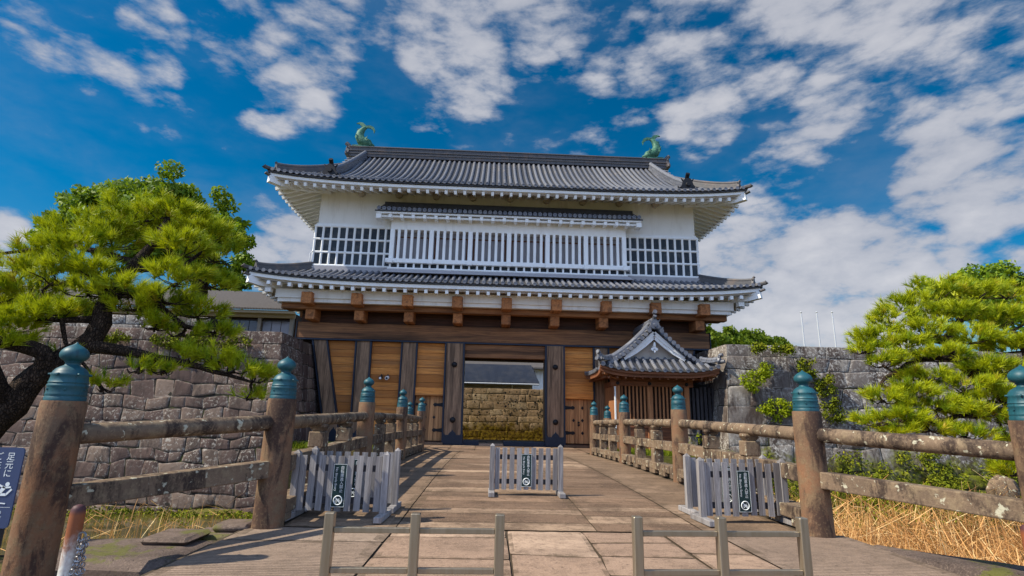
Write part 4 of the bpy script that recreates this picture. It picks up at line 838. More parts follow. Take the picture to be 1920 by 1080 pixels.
ground.add(V, [(j*nx+i, j*nx+i+1, (j+1)*nx+i+1, (j+1)*nx+i) for j in range(len(ys)-1) for i in range(nx-1)], .5)
tag(ground.build('ground', 'earth'), kind='structure')
q = MB(); q.add([(-60, 6.7, -2.30), (60, 6.7, -2.30), (60, 21.9, -2.30), (-60, 21.9, -2.30)], [(0, 1, 2, 3)]); tag(q.build('water', 'water'), kind='structure')
pv = MB(); rg = R0(5)
flat = lambda x, y, o: (x, y, o)
# big slabs in front of the bridge
stones(pv, lambda s, t, o: (t, s, o), 1.5, 7.0, -1.87, -.528, (1.31, 1.34), (.62, 1.0), .012, .007, .3, 5, .03, R0(3), .05)
stones(pv, lambda s, t, o: (t, s, o), 1.5, 6.98, -.52, 1.36, (.82, 1.06), (.55, .9), .013, .007, .35, 5, .08, R0(11), .10)
stones(pv, lambda s, t, o: (t, s, o), 1.5, 6.9, 1.38, 2.05, (.66, .68), (.9, 1.4), .012, .007, .3, 5, .03, R0(8), .05)
for y0, y1 in ((1.5, 7.0),):
    pass
tag(pv.build('pavement', 'slab', None, True, sharp=50), kind='structure')
gp = MB()
for x0, x1, sd in ((-3.60, -1.878, 2), (2.058, 3.7, 4)):
    stones(gp, lambda s, t, o: (t, s, o), 1.5, 7.02, x0, x1, (x1-x0-.01, x1-x0), (1.3, 1.9), .014, .006, .15, 4, .01, R0(sd), .03)
tag(gp.build('grooved_pavement', 'grooved', None, True, sharp=50), kind='structure')
bk = MB()
for x0, x1, y1, sd in ((-7.4, -3.64, 5.7, 6), (3.76, 4.9, 5.6, 9)):
    stones(bk, lambda s, t, o: (s, t, o-.19), x0, x1, 1.2, y1, (.8, 1.2), (1.0, 1.7), .035, .035, .4, 6, .07, R0(sd), .15)
for x0, x1, y0, y1, z0, z1 in ((-4.2, -3.58, 6.72, 7.2, -.5, -.05), (-3.98, -3.56, 6.86, 7.25, -.05, .04), (-4.4, -3.9, 6.2, 6.75, -.05, .02)): bk.bbox(x0, x1, y0, y1, z0, z1, .035, .2)
for P_ in ([(-5.3, 5.75), (-3.66, 5.55), (-3.62, 6.72), (-5.3, 6.62)], [(3.74, 6.35), (4.95, 4.6), (5.75, 5.15), (3.80, 7.08)]):
    c_ = Vector((sum(p[0] for p in P_)/4, sum(p[1] for p in P_)/4)); n_ = 10
    def top(u, v):
        a, b, c2, d2 = [Vector(p) for p in P_]; p = a.lerp(b, u).lerp(d2.lerp(c2, u), v); e_ = 1-max(abs(2*u-1), abs(2*v-1))**8; w_ = .03*math.sin(p.x*5+p.y*3)*(1-e_); return (p.x+w_, p.y+w_, -.05-.10*(1-e_)+.012*math.sin(p.x*3.1)*math.cos(p.y*4.3))
    bk.grid(top, n_, n_, .3)
    a, b, c2, d2 = P_
    bk.hexa([(p[0], p[1], -.55) for p in P_]+[(p[0], p[1], -.14) for p in P_], .3)
tag(bk.build('bank_paving', 'bank_slab', None, True, sharp=50), kind='structure')
q = MB(); q.box(-3.66, 3.75, 1.0, 7.02, -.3, -.022); q.box(-7.6, -3.662, 1.0, 5.7, -.32, -.225); q.box(3.752, 4.9, 1.0, 5.6, -.32, -.225); tag(q.build('paving_bed', 'bed'), kind='structure')
q = MB(); stones(q, lambda s, t, o: (s, (6.74 if s < 3.9 else max(2.2, 6.85-(s-3.9)*1.05))+o, t), -9, 8.3, -2.5, -.27, (.5, .6), (.6, 1.1), .03, .05, .3, 4, .05, R0(4)); q.build('moat_wall', 'purple_stone'); mw = bpy.data.objects['moat_wall']; tag(mw, 'low moat retaining wall of dark stones under the near bank slabs', 'wall')
for v in mw.data.vertices: pass
# ---- bridge
br_ = empty('bridge', (0, 14, 0), 'low arched stone bridge deck of brown slabs leading to the castle gate', 'bridge')
dk = MB(); D = lambda s, t, o: (t, s, arch(s)+o)
stones(dk, D, 7.03, 22.6, -1.865, .60, (2.46, 2.48), (.30, .62), .009, .005, .25, 5, .0, R0(22), .04); stones(dk, D, 7.03, 22.6, .605, 1.965, (1.35, 1.37), (.30, .62), .009, .005, .25, 5, .0, R0(21), .05)
dk.build('deck_slabs', 'deck_slab', br_, True, sharp=50)
for x0, x1, sd in ((-3.22, -1.872, 23), (1.972, 3.22, 24)): dk = MB(); stones(dk, D, 7.04, 22.6, x0, x1, (1.23, 1.36), (.7, 1.3), .006, .003, .15, 4, .0, R0(sd), .02); dk.build('side_slabs', 'side_slab', br_, True, sharp=50)
dk = MB()
for k in range(16):
    a, b = 7.0+14.9*k/16, 7.0+14.9*(k+1)/16; dk.hexa([(-3.5, a, arch(a)-.42), (3.5, a, arch(a)-.42), (3.5, b, arch(b)-.42), (-3.5, b, arch(b)-.42), (-3.5, a, arch(a)-.02), (3.5, a, arch(a)-.02), (3.5, b, arch(b)-.02), (-3.5, b, arch(b)-.02)], .5)
dk.build('deck_body', 'bed', br_)
for y in (11.85, 16.68):
    q = MB()
    for x in (-2.8, 0, 2.8): q.tube([(x, y, -2.6), (x, y, -.35)], .22, 12)
    q.bbox(-3.5, 3.5, y-.22, y+.22, -.62, -.40, .03); q.build('pier', 'rail_stone', br_, True)
q = MB(); stones(q, D, 22.62, 26.1, -9, 9, (.8, 1.1), (.9, 1.5), .018, .010, .25, 4, .04, R0(29), .08); stones(q, D, 26.1, 33.0, -2.9, 2.9, (.9, 1.2), (.9, 1.5), .018, .01, .25, 4, .04, R0(30), .08)
tag(q.build('forecourt', 'deck_slab', None, True, sharp=50), kind='structure')
q = MB(); q.box(-9.1, 9.1, 22.3, 33.0, -.075, -.052); tag(q.build('forecourt_bed', 'bed'), kind='structure')
# ---- railings
FIN_OLD = [(.212, .0), (.214, .035), (.206, .045), (.206, .055), (.213, .065), (.208, .08), (.203, .17), (.210, .18), (.210, .195), (.200, .205), (.200, .215), (.207, .225), (.198, .24), (.192, .315), (.200, .325), (.198, .345), (.186, .355), (.182, .375), (.150, .395), (.105, .405), (.088, .425), (.086, .44), (.098, .45), (.095, .458), (.125, .475), (.152, .505), (.160, .53), (.155, .555), (.130, .585), (.085, .61), (.045, .63), (.022, .65), (.010, .672), (.0, .68)]
FIN = [(.212, .0), (.214, .035), (.206, .045), (.206, .055), (.213, .065), (.208, .08), (.203, .15), (.210, .16), (.210, .175), (.200, .185), (.200, .195), (.207, .205), (.198, .22), (.190, .275), (.197, .285), (.195, .305), (.184, .315), (.176, .335), (.150, .365), (.112, .388), (.084, .402), (.078, .415), (.078, .432), (.092, .444), (.090, .450), (.122, .466), (.143, .487), (.153, .512), (.153, .538), (.142, .568), (.116, .598), (.080, .622), (.046, .640), (.022, .656), (.010, .670), (.0, .68)]
FS = .54/.68
POSTS = {-1: [(-4.65, 5.15, -.22, 2.155), (-3.39, 7.02, 0, 2.04), (-3.39, 11.85, .074, 2.04), (-3.39, 16.68, .05, 2.04), (-3.39, 21.5, -.03, 2.04), (-4.15, 23.6, -.05, 1.92)],
          1: [(4.45, 5.08, -.2, 2.16), (3.39, 7.02, 0, 2.04), (3.39, 11.85, .074, 2.04), (3.39, 16.68, .05, 2.04), (3.39, 21.5, -.03, 2.04), (4.30, 23.2, -.05, 1.95)]}
def cyl_rail(q, a, b, r):
    a, b = Vector(a), Vector(b); n = 8; d = (b-a).normalized()
    P = [a.lerp(b, k/n) for k in range(n+1)]; P = [a+d*.0]+P[1:-1]+[b]
    q.tube([a, a+d*.03]+P[1:-1]+[b-d*.03, b], [r*.8, r]+[r*random.uniform(.985, 1.015) for _ in P[1:-1]]+[r, r*.8], 14, True, .5)
for sd in (-1, 1):
    X = 3.39*sd
    e = empty('bridge_railing', (X, 14, 0), 'stone bridge railing on the side under the spreading pine branch, its inner face in shade' if sd < 0 else 'stone bridge railing on the guardhouse side, its lichen spotted inner face in sun', 'railing', 'stone railings of the bridge')
    PS = POSTS[sd]
    for i, (x, y, z, top) in enumerate(PS):
        q = MB(); tz = z+top-.54; hh = tz-z
        q.lathe([(r_*.845, h_) for r_, h_ in [(.216, -.06), (.216, .02), (.212, .1), (.207, hh*.5), (.204, hh*.8), (.203, hh-.015), (.196, hh)]], (x, y, z), 28, .5); po = q.build('post', 'post_stone', e, True)
        q = MB(); q.lathe([(r*.735, h*FS) for r, h in FIN], (x, y, tz+.001), 28, .5)
        for zz_ in (.10, .235):
            for k in range(6):
                th = 2*PI*(k+(.5 if zz_ > .2 else 0))/6; d = Vector((math.cos(th), math.sin(th), 0)); c = Vector((x, y, tz+zz_))+d*.142; q.tube([c, c+d*.02], [.012, .008], 8)
        q.build('finial', 'teal', po, True, sharp=50)
    for i in range(5):
        a, b = PS[i], PS[i+1]; wing = i in (0, 4); za, zb = a[2]+a[3]-2.04, b[2]+b[3]-2.04
        d = Vector((b[0]-a[0], b[1]-a[1], 0)).normalized(); pa, pb = Vector((a[0], a[1], za))+d*.14, Vector((b[0], b[1], zb))-d*.14
        segs = [(0, 1)] if wing else [(0, 1/3), (1/3, 2/3), (2/3, 1)]
        for s0, s1 in segs:
            q = MB(); cyl_rail(q, pa.lerp(pb, s0)+Vector((0, 0, 1.205)), pa.lerp(pb, s1)+Vector((0, 0, 1.205)), .092); q.build('handrail', 'rail_stone', e, True)
        q = MB(); zo = Vector((0, 0, .70)); w0 = Vector((0, 0, -.04 if wing else 0)); q.beam(pa+zo+(w0 if i == 0 else w0*.5), pb+zo+w0, .20, .20, .5); q.build('lower_rail', 'rail_stone', e, bevel=.014)
        if not wing:
            for t in (1/3, 2/3):
                c = pa.lerp(pb, t); q = MB(); w = .12; z0, z1 = c.z+.80, c.z+1.03
                q.bbox(c.x-w, c.x+w, c.y-w, c.y+w, z0, z1, .012); q.hexa([(c.x-.07, c.y-.07, z1), (c.x+.07, c.y-.07, z1), (c.x+.07, c.y+.07, z1), (c.x-.07, c.y+.07, z1), (c.x-.12, c.y-.11, z1+.06), (c.x+.12, c.y-.11, z1+.06), (c.x+.12, c.y+.11, z1+.06), (c.x-.12, c.y+.11, z1+.06)]); q.bbox(c.x-.11, c.x+.11, c.y-.11, c.y+.11, z1+.06, z1+.11, .012)
                q.bbox(c.x-w, c.x+w, c.y-w, c.y+w, c.z+.05, c.z+.60, .012); q.build('baluster', 'rail_stone', e)
            q = MB(); nseg = 6
            for k in range(nseg):   # kerb with drain notches
                p0, p1 = pa.lerp(pb, k/nseg), pa.lerp(pb, (k+1)/nseg); m0, m1 = p0.lerp(p1, .28), p0.lerp(p1, .72)
                q.beam(p0+Vector((0, 0, .20)), p1+Vector((0, 0, .20)), .30, .16, .5); q.beam(p0+Vector((0, 0, .075)), m0+Vector((0, 0, .075)), .30, .09, .5); q.beam(m1+Vector((0, 0, .075)), p1+Vector((0, 0, .075)), .30, .09, .5)
            q.build('kerb', 'rail_stone', e, bevel=.012)

# ================================================================== stone walls
def wall_maps(sx, xc, yf, ztop, bat, bats):
    Xc = lambda z: sx*(xc-bats*(ztop-z)); Yf = lambda z: yf-bat*(ztop-z)
    front = lambda s, t, o: (Xc(t)+sx*s, Yf(t)-o, t)
    side = lambda s, t, o: (Xc(t)-sx*o, Yf(t)+s, t)
    return Xc, Yf, front, side
def stone_wall(sx, label, mat, xc, yf, ztop, bat, bats, ch, cl, gap, bulge, rg, length, zb=-2.6, extra=None):
    e = empty('stone_wall', (sx*(xc+8), yf, 0), label, 'stone wall', 'castle moat stone walls')
    Xc, Yf, front, side = wall_maps(sx, xc, yf, ztop, bat, bats)
    q = MB(); stones(q, front if sx > 0 else front, 0, length, zb, ztop-.52, ch, cl, gap, bulge, .35, 5, .14, R0(rg), cl[0]*.22, jx=.07); fo = q.build('wall_face', mat, e, True, sharp=55)
    q = MB(); stones(q, front, 0, length, ztop-.52, ztop, (.5, .52), (1.0, 1.6), gap*.7, bulge*.5, .15, 4, .02, R0(rg+1), .05); q.build('cap_stones', mat, e, True, sharp=55)
    q = MB(); stones(q, side, .01, 6.2, zb, ztop, ch, cl, gap, bulge*.7, .3, 5, .08, R0(rg+2), cl[0]*.2); q.build('wall_end', mat, e, True, sharp=55)
    q = MB(); o = -bulge*1.1
    q.add([front(0.02, zb, o), front(length, zb, o), front(length, ztop-.02, o), front(0.02, ztop-.02, o)], [(0, 1, 2, 3)]); q.add([side(.02, zb, o), side(6.2, zb, o), side(6.2, ztop-.02, o), side(.02, ztop-.02, o)], [(0, 1, 2, 3)])
    q.add([front(.0, ztop-.03, -.03), front(length, ztop-.03, -.03), (sx*(xc+length), yf+7, ztop-.03), (sx*xc, yf+7, ztop-.03)], [(0, 1, 2, 3)]); q.build('wall_core', 'joint', e)
    return e
wl = stone_wall(-1, 'long dark purplish stone wall of fitted rough blocks rising from the moat behind the leaning pine', 'purple_stone', 9.58, 22.7, 4.6, .20, .17, (.44, .62), (.50, .98), .020, .042, 31, 24)
wr = stone_wall(1, 'grey lichen covered wall of large squared blocks beside the guardhouse', 'grey_stone', 9.60, 23.0, 4.66, .13, .11, (.62, .92), (.9, 1.8), .018, .035, 41, 26)
# upper set-back wall tier on the left and raised ground behind both walls
e = empty('parapet_wall', (-22, 24.6, 4.6), 'low upper tier of pale flat blocks set back on top of the purplish stone wall', 'stone wall')
q = MB(); stones(q, lambda s, t, o: (s, 24.6-o, t), -36, -13.6, 4.6, 5.45, (.40, .46), (.8, 1.5), .02, .03, .2, 4, .02, R0(51), .05); q.build('wall_face', 'grey_stone', e, True, sharp=55)
q = MB(); q.box(-36, -13.62, 24.63, 26.0, 4.58, 5.42); q.build('wall_core', 'joint', e)
q = MB(); q.box(-60, -9.62, 25.6, 60, -.6, 4.56); q.box(9.75, 70, 26.2, 90, -.6, 4.60); tag(q.build('raised_ground', 'earth'), kind='structure')
# inner court wall seen through the gate
e = empty('inner_court_wall', (0, 40, 0), 'sunlit yellowish pitted stone wall with mossy foot seen through the open gate', 'stone wall')
q = MB(); stones(q, lambda s, t, o: (s, 40.4-.12*(t+.7)-o, t), -9, 12, -.72, 3.32, (.36, .66), (.5, 1.35), .007, .010, .4, 5, .05, R0(61), .08, jx=.03)
q.build('wall_face', 'yellow_stone', e, True, sharp=55)
q = MB(); q.add([(-9, 40.5-.12*0, -.72), (12, 40.5, -.72), (12, 40.05, 3.3), (-9, 40.05, 3.3)], [(0, 1, 2, 3)]); q.box(-9, 12, 40.05, 41, 3.2, 3.29); q.build('wall_core', 'joint', e)
q = MB(); rg = R0(71)   # shell-pocked holes
for k in range(130):
    x, z = rg.uniform(-3, 3.4), rg.uniform(.6, 3.2); r_ = rg.choice((.03, .04, .05, .06, .085)); y = 40.4-.12*(z+.7)-.047
    n_ = 9; q.add([(x+r_*math.cos(6.283*i/n_)*rg.uniform(.7, 1.2), y-.012, z+r_*math.sin(6.283*i/n_)*rg.uniform(.7, 1.2)) for i in range(n_)], [tuple(range(n_))])
q.build('pock_holes', 'joint', e)
# ================================================================== buildings behind
e = empty('inner_building', (-3, 48, 0), 'low building with slate blue tiled roof seen through the gate opening', 'building')
q = MB(); q.hexa([(-12, 45.4, 4.02), (3.45, 45.4, 4.02), (3.45, 52, 5.9), (-12, 52, 5.9), (-12, 45.4, 4.12), (3.45, 45.4, 4.12), (3.0, 49.2, 5.95), (-12, 49.2, 5.95)], .5); q.build('roof', 'slate_roof', e)
q = MB(); q.box(-12, 2.9, 46.1, 50, -.6, 4.0); q.build('wall', 'beige', e)
q = MB(); q.tube([(-12, 45.36, 3.98), (3.4, 45.36, 3.98)], .07, 6); q.tube([(1.15, 45.4, 3.98), (1.15, 45.9, 3.5), (1.15, 46.0, 0)], .05, 6); q.build('gutter', 'pale', e)
e = empty('white_building', (2, 58, 0), 'taller white walled building with pale grey roof behind the slate roofed one', 'building')
q = MB(); q.box(-14, 9, 56, 66, -.6, 6.15); q.build('wall', 'white', e)
q = MB(); q.hexa([(-15, 55.2, 6.15), (9.6, 55.2, 6.15), (9.6, 66, 6.2), (-15, 66, 6.2), (-15, 55.2, 6.3), (9.6, 55.2, 6.3), (8.4, 61, 8.6), (-14, 61, 8.6)], .5); q.build('roof', 'tan_roof', e)
e = empty('hall_building', (-26, 38, 4.6), 'long low hall with grey roof and dark windows standing behind the left stone wall', 'building')
q = MB(); q.hexa([(-48, 34.6, 7.70), (-13.4, 34.6, 7.70), (-13.4, 43, 9.4), (-48, 43, 9.4), (-48, 34.6, 7.82), (-13.4, 34.6, 7.82), (-13.4, 39, 9.84), (-48, 39, 9.84)], .5); q.build('roof', 'tan_roof', e)
q = MB(); q.box(-48, -13.6, 34.7, 34.85, 7.52, 7.695, .3); q.box(-48, -13.8, 35.4, 35.6, 7.34, 7.69, .6); q.build('fascia', 'beige', e)
q = MB(); q.box(-48, -13.9, 36.0, 42, 4.6, 7.69, .6); q.build('wall', 'dark_wall_wood', e)
for k in range(8):
    x1 = -13.98-2.1*k; q = MB(); q.box(x1-.22, x1, 35.7, 36.0, 4.6, 7.5, .5); q.build('pillar', 'shutter', e)
    fr = MB()
    for z in (5.0, 7.22): fr.box(x1-2.1+.0, x1-.22, 35.86, 35.99, z-.04, z+.04, .5)
    wo_ = fr.build('window', 'dark_stake', e)
    gl = MB()
    for j in range(3): a = x1-2.08+.62*j; gl.box(a+.02, a+.60, 35.9, 35.95, 5.05, 7.17)
    gl.build('pane', 'glass', wo_)

# ================================================================== picket fences with signs
def put(mbx, c): pass
def picket_fence(loc, rz, label, y_side=-1, tilt=0):
    e = empty('picket_fence', loc, label, 'picket fence', 'picket fences closing the bridge to bicycles'); e.rotation_euler = (0, 0, rz)
    W_ = .635; base = Vector(loc)
    def T(mb):   # vertices are written around the fence base, then moved there
        mb.v = [(p[0]+base.x, p[1]+base.y, p[2]+base.z) for p in mb.v]; return mb
    for k in (-1, 1):
        q = MB(); x = k*(W_-.045); q.bbox(x-.042, x+.042, -.042, .042, .06, .80, .004); q.hexa([(x-.042, -.042, .80), (x+.042, -.042, .80), (x+.042, .042, .80), (x-.042, .042, .80), (x-.008, -.008, .84), (x+.008, -.008, .84), (x+.008, .008, .84), (x-.008, .008, .84)]); T(q).build('post', 'grey_wood', e)
        q = MB(); q.bbox(x-.052, x+.052, -.30, .30, 0.0, .075, .008); T(q).build('foot', 'grey_wood', e)
    for z in (.22, .62): q = MB(); q.box(-W_+.09, W_-.09, .0, .028, z-.04, z+.04, .95); T(q).build('rail', 'dark_stake', e)
    q = MB()
    for k in range(9):
        x = -.50+.125*k; dz = random.uniform(-.008, .008); tl_ = random.uniform(-.006, .006)
        q.hexa([(x-.041+tl_, -.022, .09+dz), (x+.041+tl_, -.022, .09+dz), (x+.041+tl_, -.002, .09+dz), (x-.041+tl_, -.002, .09+dz), (x-.041, -.022, .775+dz), (x+.041, -.022, .775+dz), (x+.041, -.002, .775+dz), (x-.041, -.002, .775+dz)])
    T(q).build('pickets', 'grey_wood', e)
    q = MB(); q.bbox(-.088, .088, -.036, -.024, .14, .675, .003, .5); so_ = T(q).build('sign', 'sign', e)
    q = MB(); f = lambda cx, cz, rot=False: (lambda x, y: (cx+x, -.0375, cz+y)) if not rot else (lambda x, y: (cx+y, -.0375, cz-x))
    for k, ch in enumerate('自転車進入禁止'): q.text(ch, .049, f(.030, .625-.0475*k))
    q.text('No Bicycle Entry', .043, f(-.045, .485, True))
    c = Vector((.0, -.0375, .225)); A_, B_ = Vector((1, 0, 0)), Vector((0, 0, 1))
    q.torus(c, A_, B_, .054, .0065, 22, 4); q.beam(c+Vector((-.037, 0, .037)), c+Vector((.037, 0, -.037)), .004, .010)
    for dx in (-.02, .02): q.torus(c+Vector((dx, 0, -.010)), A_, B_, .014, .0025, 12, 4)
    for a, b in (((-.02, -.01), (-.006, .014)), ((-.006, .014), (.014, .014)), ((.014, .014), (.02, -.01)), ((-.006, .014), (0, -.01)), ((0, -.01), (.014, .014)), ((.012, .022), (.022, .022))): q.beam(c+Vector((a[0], 0, a[1])), c+Vector((b[0], 0, b[1])), .003, .004)
    for a in (-.084, .084): q.box(a-.002, a+.002, -.0385, -.036, .145, .67)
    for a in (.145, .67): q.box(-.084, .084, -.0385, -.036, a-.002, a+.002)
    T(q).build('lettering', 'letter', so_)
    return e
picket_fence((-.10, 9.62, arch(9.62)), 0, 'picket fence standing alone in the middle of the bridge entrance')
picket_fence((-2.70, 7.50, arch(7.5)+.004), math.radians(-2), 'shaded picket fence by the pine side railing, front one of its pair, whole sign showing')
picket_fence((-2.66, 8.12, arch(8.12)+.004), math.radians(-1), 'shaded picket fence hidden behind another by the pine side railing, its sign half covered')
picket_fence((2.74, 7.62, arch(7.62)+.004), math.radians(3), 'pale picket fence before the sunny railing, front one of its pair, whole sign showing')
picket_fence((2.78, 8.22, arch(8.22)+.004), math.radians(2), 'pale picket fence behind the other one before the sunny railing, its sign mostly covered')

# ================================================================== steel barriers, bollards, warning sign
def barrier(loc, width, rz, label):
    e = empty('steel_barrier', loc, label, 'barrier', 'low steel barriers in the foreground'); b = Vector(loc)
    for k in (-1, 0, 1):
        q = MB(); x = k*width/2; q.bbox(b.x+x-.029, b.x+x+.029, b.y-.029, b.y+.029, b.z, b.z+.75, .005); q.build('post', 'steel', e)
        q = MB(); q.bbox(b.x+x-.07, b.x+x+.07, b.y-.07, b.y+.07, b.z, b.z+.012, .003); q.build('base_plate', 'steel', e)
    for z in (.65, .425, .18):
        for k in (-1, 0): q = MB(); x0 = k*width/2+.03; q.bbox(b.x+x0, b.x+x0+width/2-.06, b.y-.016, b.y+.016, b.z+z-.016, b.z+z+.016, .003); q.build('rail', 'steel', e)
    e.rotation_euler = (0, 0, rz)
barrier((-1.21, 3.56, .004), 1.04, 0.02, 'brushed steel barrier in front of the pair of shaded picket fences')
barrier((.72, 3.60, .004), 1.09, 0.045, 'brushed steel barrier in front of the pair of pale sunlit picket fences')
def bollard(loc, h, label, chain):
    e = empty('bollard', loc, label, 'bollard', 'rusty chain bollards'); x, y, z = loc; q = MB()
    q.lathe([(.041, 0), (.041, h-.05), (.038, h-.025), (.029, h-.008), (.012, h)], loc, 18, .5); q.build('post_body', 'rust', e, True)
    q = MB()
    if chain:
        q.torus((x+.06, y-.01, z+h-.18), (1, 0, 0), (0, 0, 1), .022, .006)
        for s_ in range(5):
            for k in range(13):
                zz_ = z+h-.20-.035*k; xx = x+.060+.008*s_+.01*math.sin(k*.8+s_); yy = y-.03+.02*(s_ % 3)
                a, bb = ((1, 0, 0), (0, 0, 1)) if k % 2 else ((0, 1, 0), (0, 0, 1)); q.torus((xx, yy, zz_), a, bb, .014, .0038, 10, 5)
    else: q.torus((x+.06, y-.01, z+h-.18), (1, 0, 0), (0, 0, 1), .022, .006)
    q.build('chain' if chain else 'chain_ring', 'chain', e, True)
bollard((-3.31, 3.66, 0.0), .755, 'rusty white bollard with a bunch of steel chain hanging from it', True)
bollard((2.68, 3.52, 0.0), .752, 'rusty dark capped bollard by the dry reeds, without a bunch of chain', False)
e = empty('warning_sign', (-4.58, 4.5, 0), 'dark blue watch-your-step sign with white lettering and slipping figure on a stake', 'sign')
q = MB(); sx0, sx1, sz0, sz1, sy = -4.80, -4.385, .44, 1.025, 4.5; r_ = .03; pts = []
for cx_, cz_, a0 in ((sx1-r_, sz1-r_, 0), (sx0+r_, sz1-r_, 90), (sx0+r_, sz0+r_, 180), (sx1-r_, sz0+r_, 270)):
    for k in range(5): a = math.radians(a0+22.5*k); pts.append((cx_+r_*math.cos(a), cz_+r_*math.sin(a)))
q.prism(pts, lambda x, y, d: (x, sy+d, y), .012, .5); so_ = q.build('panel', 'blue', e)
q = MB(); g = lambda cx_, cz_: (lambda x, y: (cx_+x, sy-.002, cz_+y))
for k, ch in enumerate('足元に'): q.text(ch, .064, g(-4.475, .955-.062*k))
for k, ch in enumerate('ご注意'): q.text(ch, .064, g(-4.565, .955-.062*k))
c = Vector((-4.50, sy-.002, .70))
q.disc(c+Vector((.045, 0, .055)), (0, -1, 0), .016, .002, 12)
for a, b, w in (((-.01, -.02), (.03, .035), .028), ((-.01, -.02), (.05, -.02), .018), ((.05, -.02), (.085, .02), .014), ((-.01, -.02), (-.035, -.05), .018), ((.03, .03), (-.03, .055), .012), ((.03, .03), (.075, .035), .012), ((-.05, -.075), (.06, -.085), .007)): q.beam(c+Vector((a[0], 0, a[1])), c+Vector((b[0], 0, b[1])), .003, w)
q.box(-4.78, -4.40, sy-.001, sy+.0, .588, .590)
q.text('Watch', .034, g(-4.50, .555)); q.text('your', .030, g(-4.475, .520)); q.text('step', .030, g(-4.475, .487)); q.build('lettering', 'letter', so_)
q = MB(); q.beam((-4.47, 4.535, 0), (-4.47, 4.535, .9), .05, .04, .5, (0, 1, 0)); q.beam((-4.72, 4.535, 0), (-4.72, 4.535, .9), .05, .04, .5, (0, 1, 0)); q.build('stake', 'dark_stake', e)
# flagpoles
for i, (u, lab) in enumerate(((1502, 'nearest the gate roof'), (1531, 'in the middle of the three'), (1560, 'nearest the right pine'))):
    p = at(u, 587, 60); e = empty('flagpole', (p.x, 60, 4.6), 'bare thin silver flagpole beyond the right wall, '+lab, 'flagpole', 'three bare flagpoles'); q = MB(); q.tube([(p.x, 60, 4.6), (p.x, 60, p.z)], [.11, .07], 8); q.build('pole', 'pale', e, True); q = MB(); q.lathe([(.06, 0), (.13, .08), (.06, .18), (0, .2)], (p.x, 60, p.z), 8); q.build('cap', 'pale', e, True)
# ================================================================== plants
def leaf_clump(V, F, Rr, c, rad, n, size, rg, squash=1.0, shell=.55, hang=0.0):
    for _ in range(n):
        while True:
            p = Vector((rg.uniform(-1, 1), rg.uniform(-1, 1), rg.uniform(-1, 1))); l = p.length
            if shell < l < 1: break
        p = Vector((p.x*rad[0], p.y*rad[1], p.z*rad[2])); o = Vector(c)+p
        d = (p.normalized()+Vector((rg.uniform(-1, 1), rg.uniform(-1, 1), rg.uniform(-.8, 1)-hang))*.9).normalized(); s_ = d.orthogonal().normalized(); s_.rotate(Matrix.Rotation(rg.uniform(0, 6.28), 3, d)); L_ = size*rg.uniform(.7, 1.3); w = L_*.30
        t = d.cross(s_); k = len(V); V += [tuple(o), tuple(o+s_*L_*.5+t*w), tuple(o+s_*L_), tuple(o+s_*L_*.5-t*w)]; F.append((k, k+1, k+2, k+3)); Rr.append(rg.random())
def mb_from(V, F, Rr): m = MB(); m.v, m.f, m.r = V, F, Rr; return m
def limb(mb, pts, rads, wob, rg, seg=8):
    P = [Vector(p) for p in pts]; out = []; rr = []
    for i in range(len(P)-1):
        n = max(2, int((P[i+1]-P[i]).length/.22))
        for k in range(n):
            t = k/n; p0 = P[max(i-1, 0)]; p1 = P[i]; p2 = P[i+1]; p3 = P[min(i+2, len(P)-1)]
            q = .5*((2*p1)+(-p0+p2)*t+(2*p0-5*p1+4*p2-p3)*t*t+(-p0+3*p1-3*p2+p3)*t*t*t)
            out.append(q+Vector((rg.uniform(-1, 1), rg.uniform(-1, 1), rg.uniform(-1, 1)))*wob); rr.append(rads[i]+(rads[i+1]-rads[i])*t)
    out.append(P[-1]); rr.append(rads[-1]); mb.tube(out, rr, seg, True, .5, .06); return out
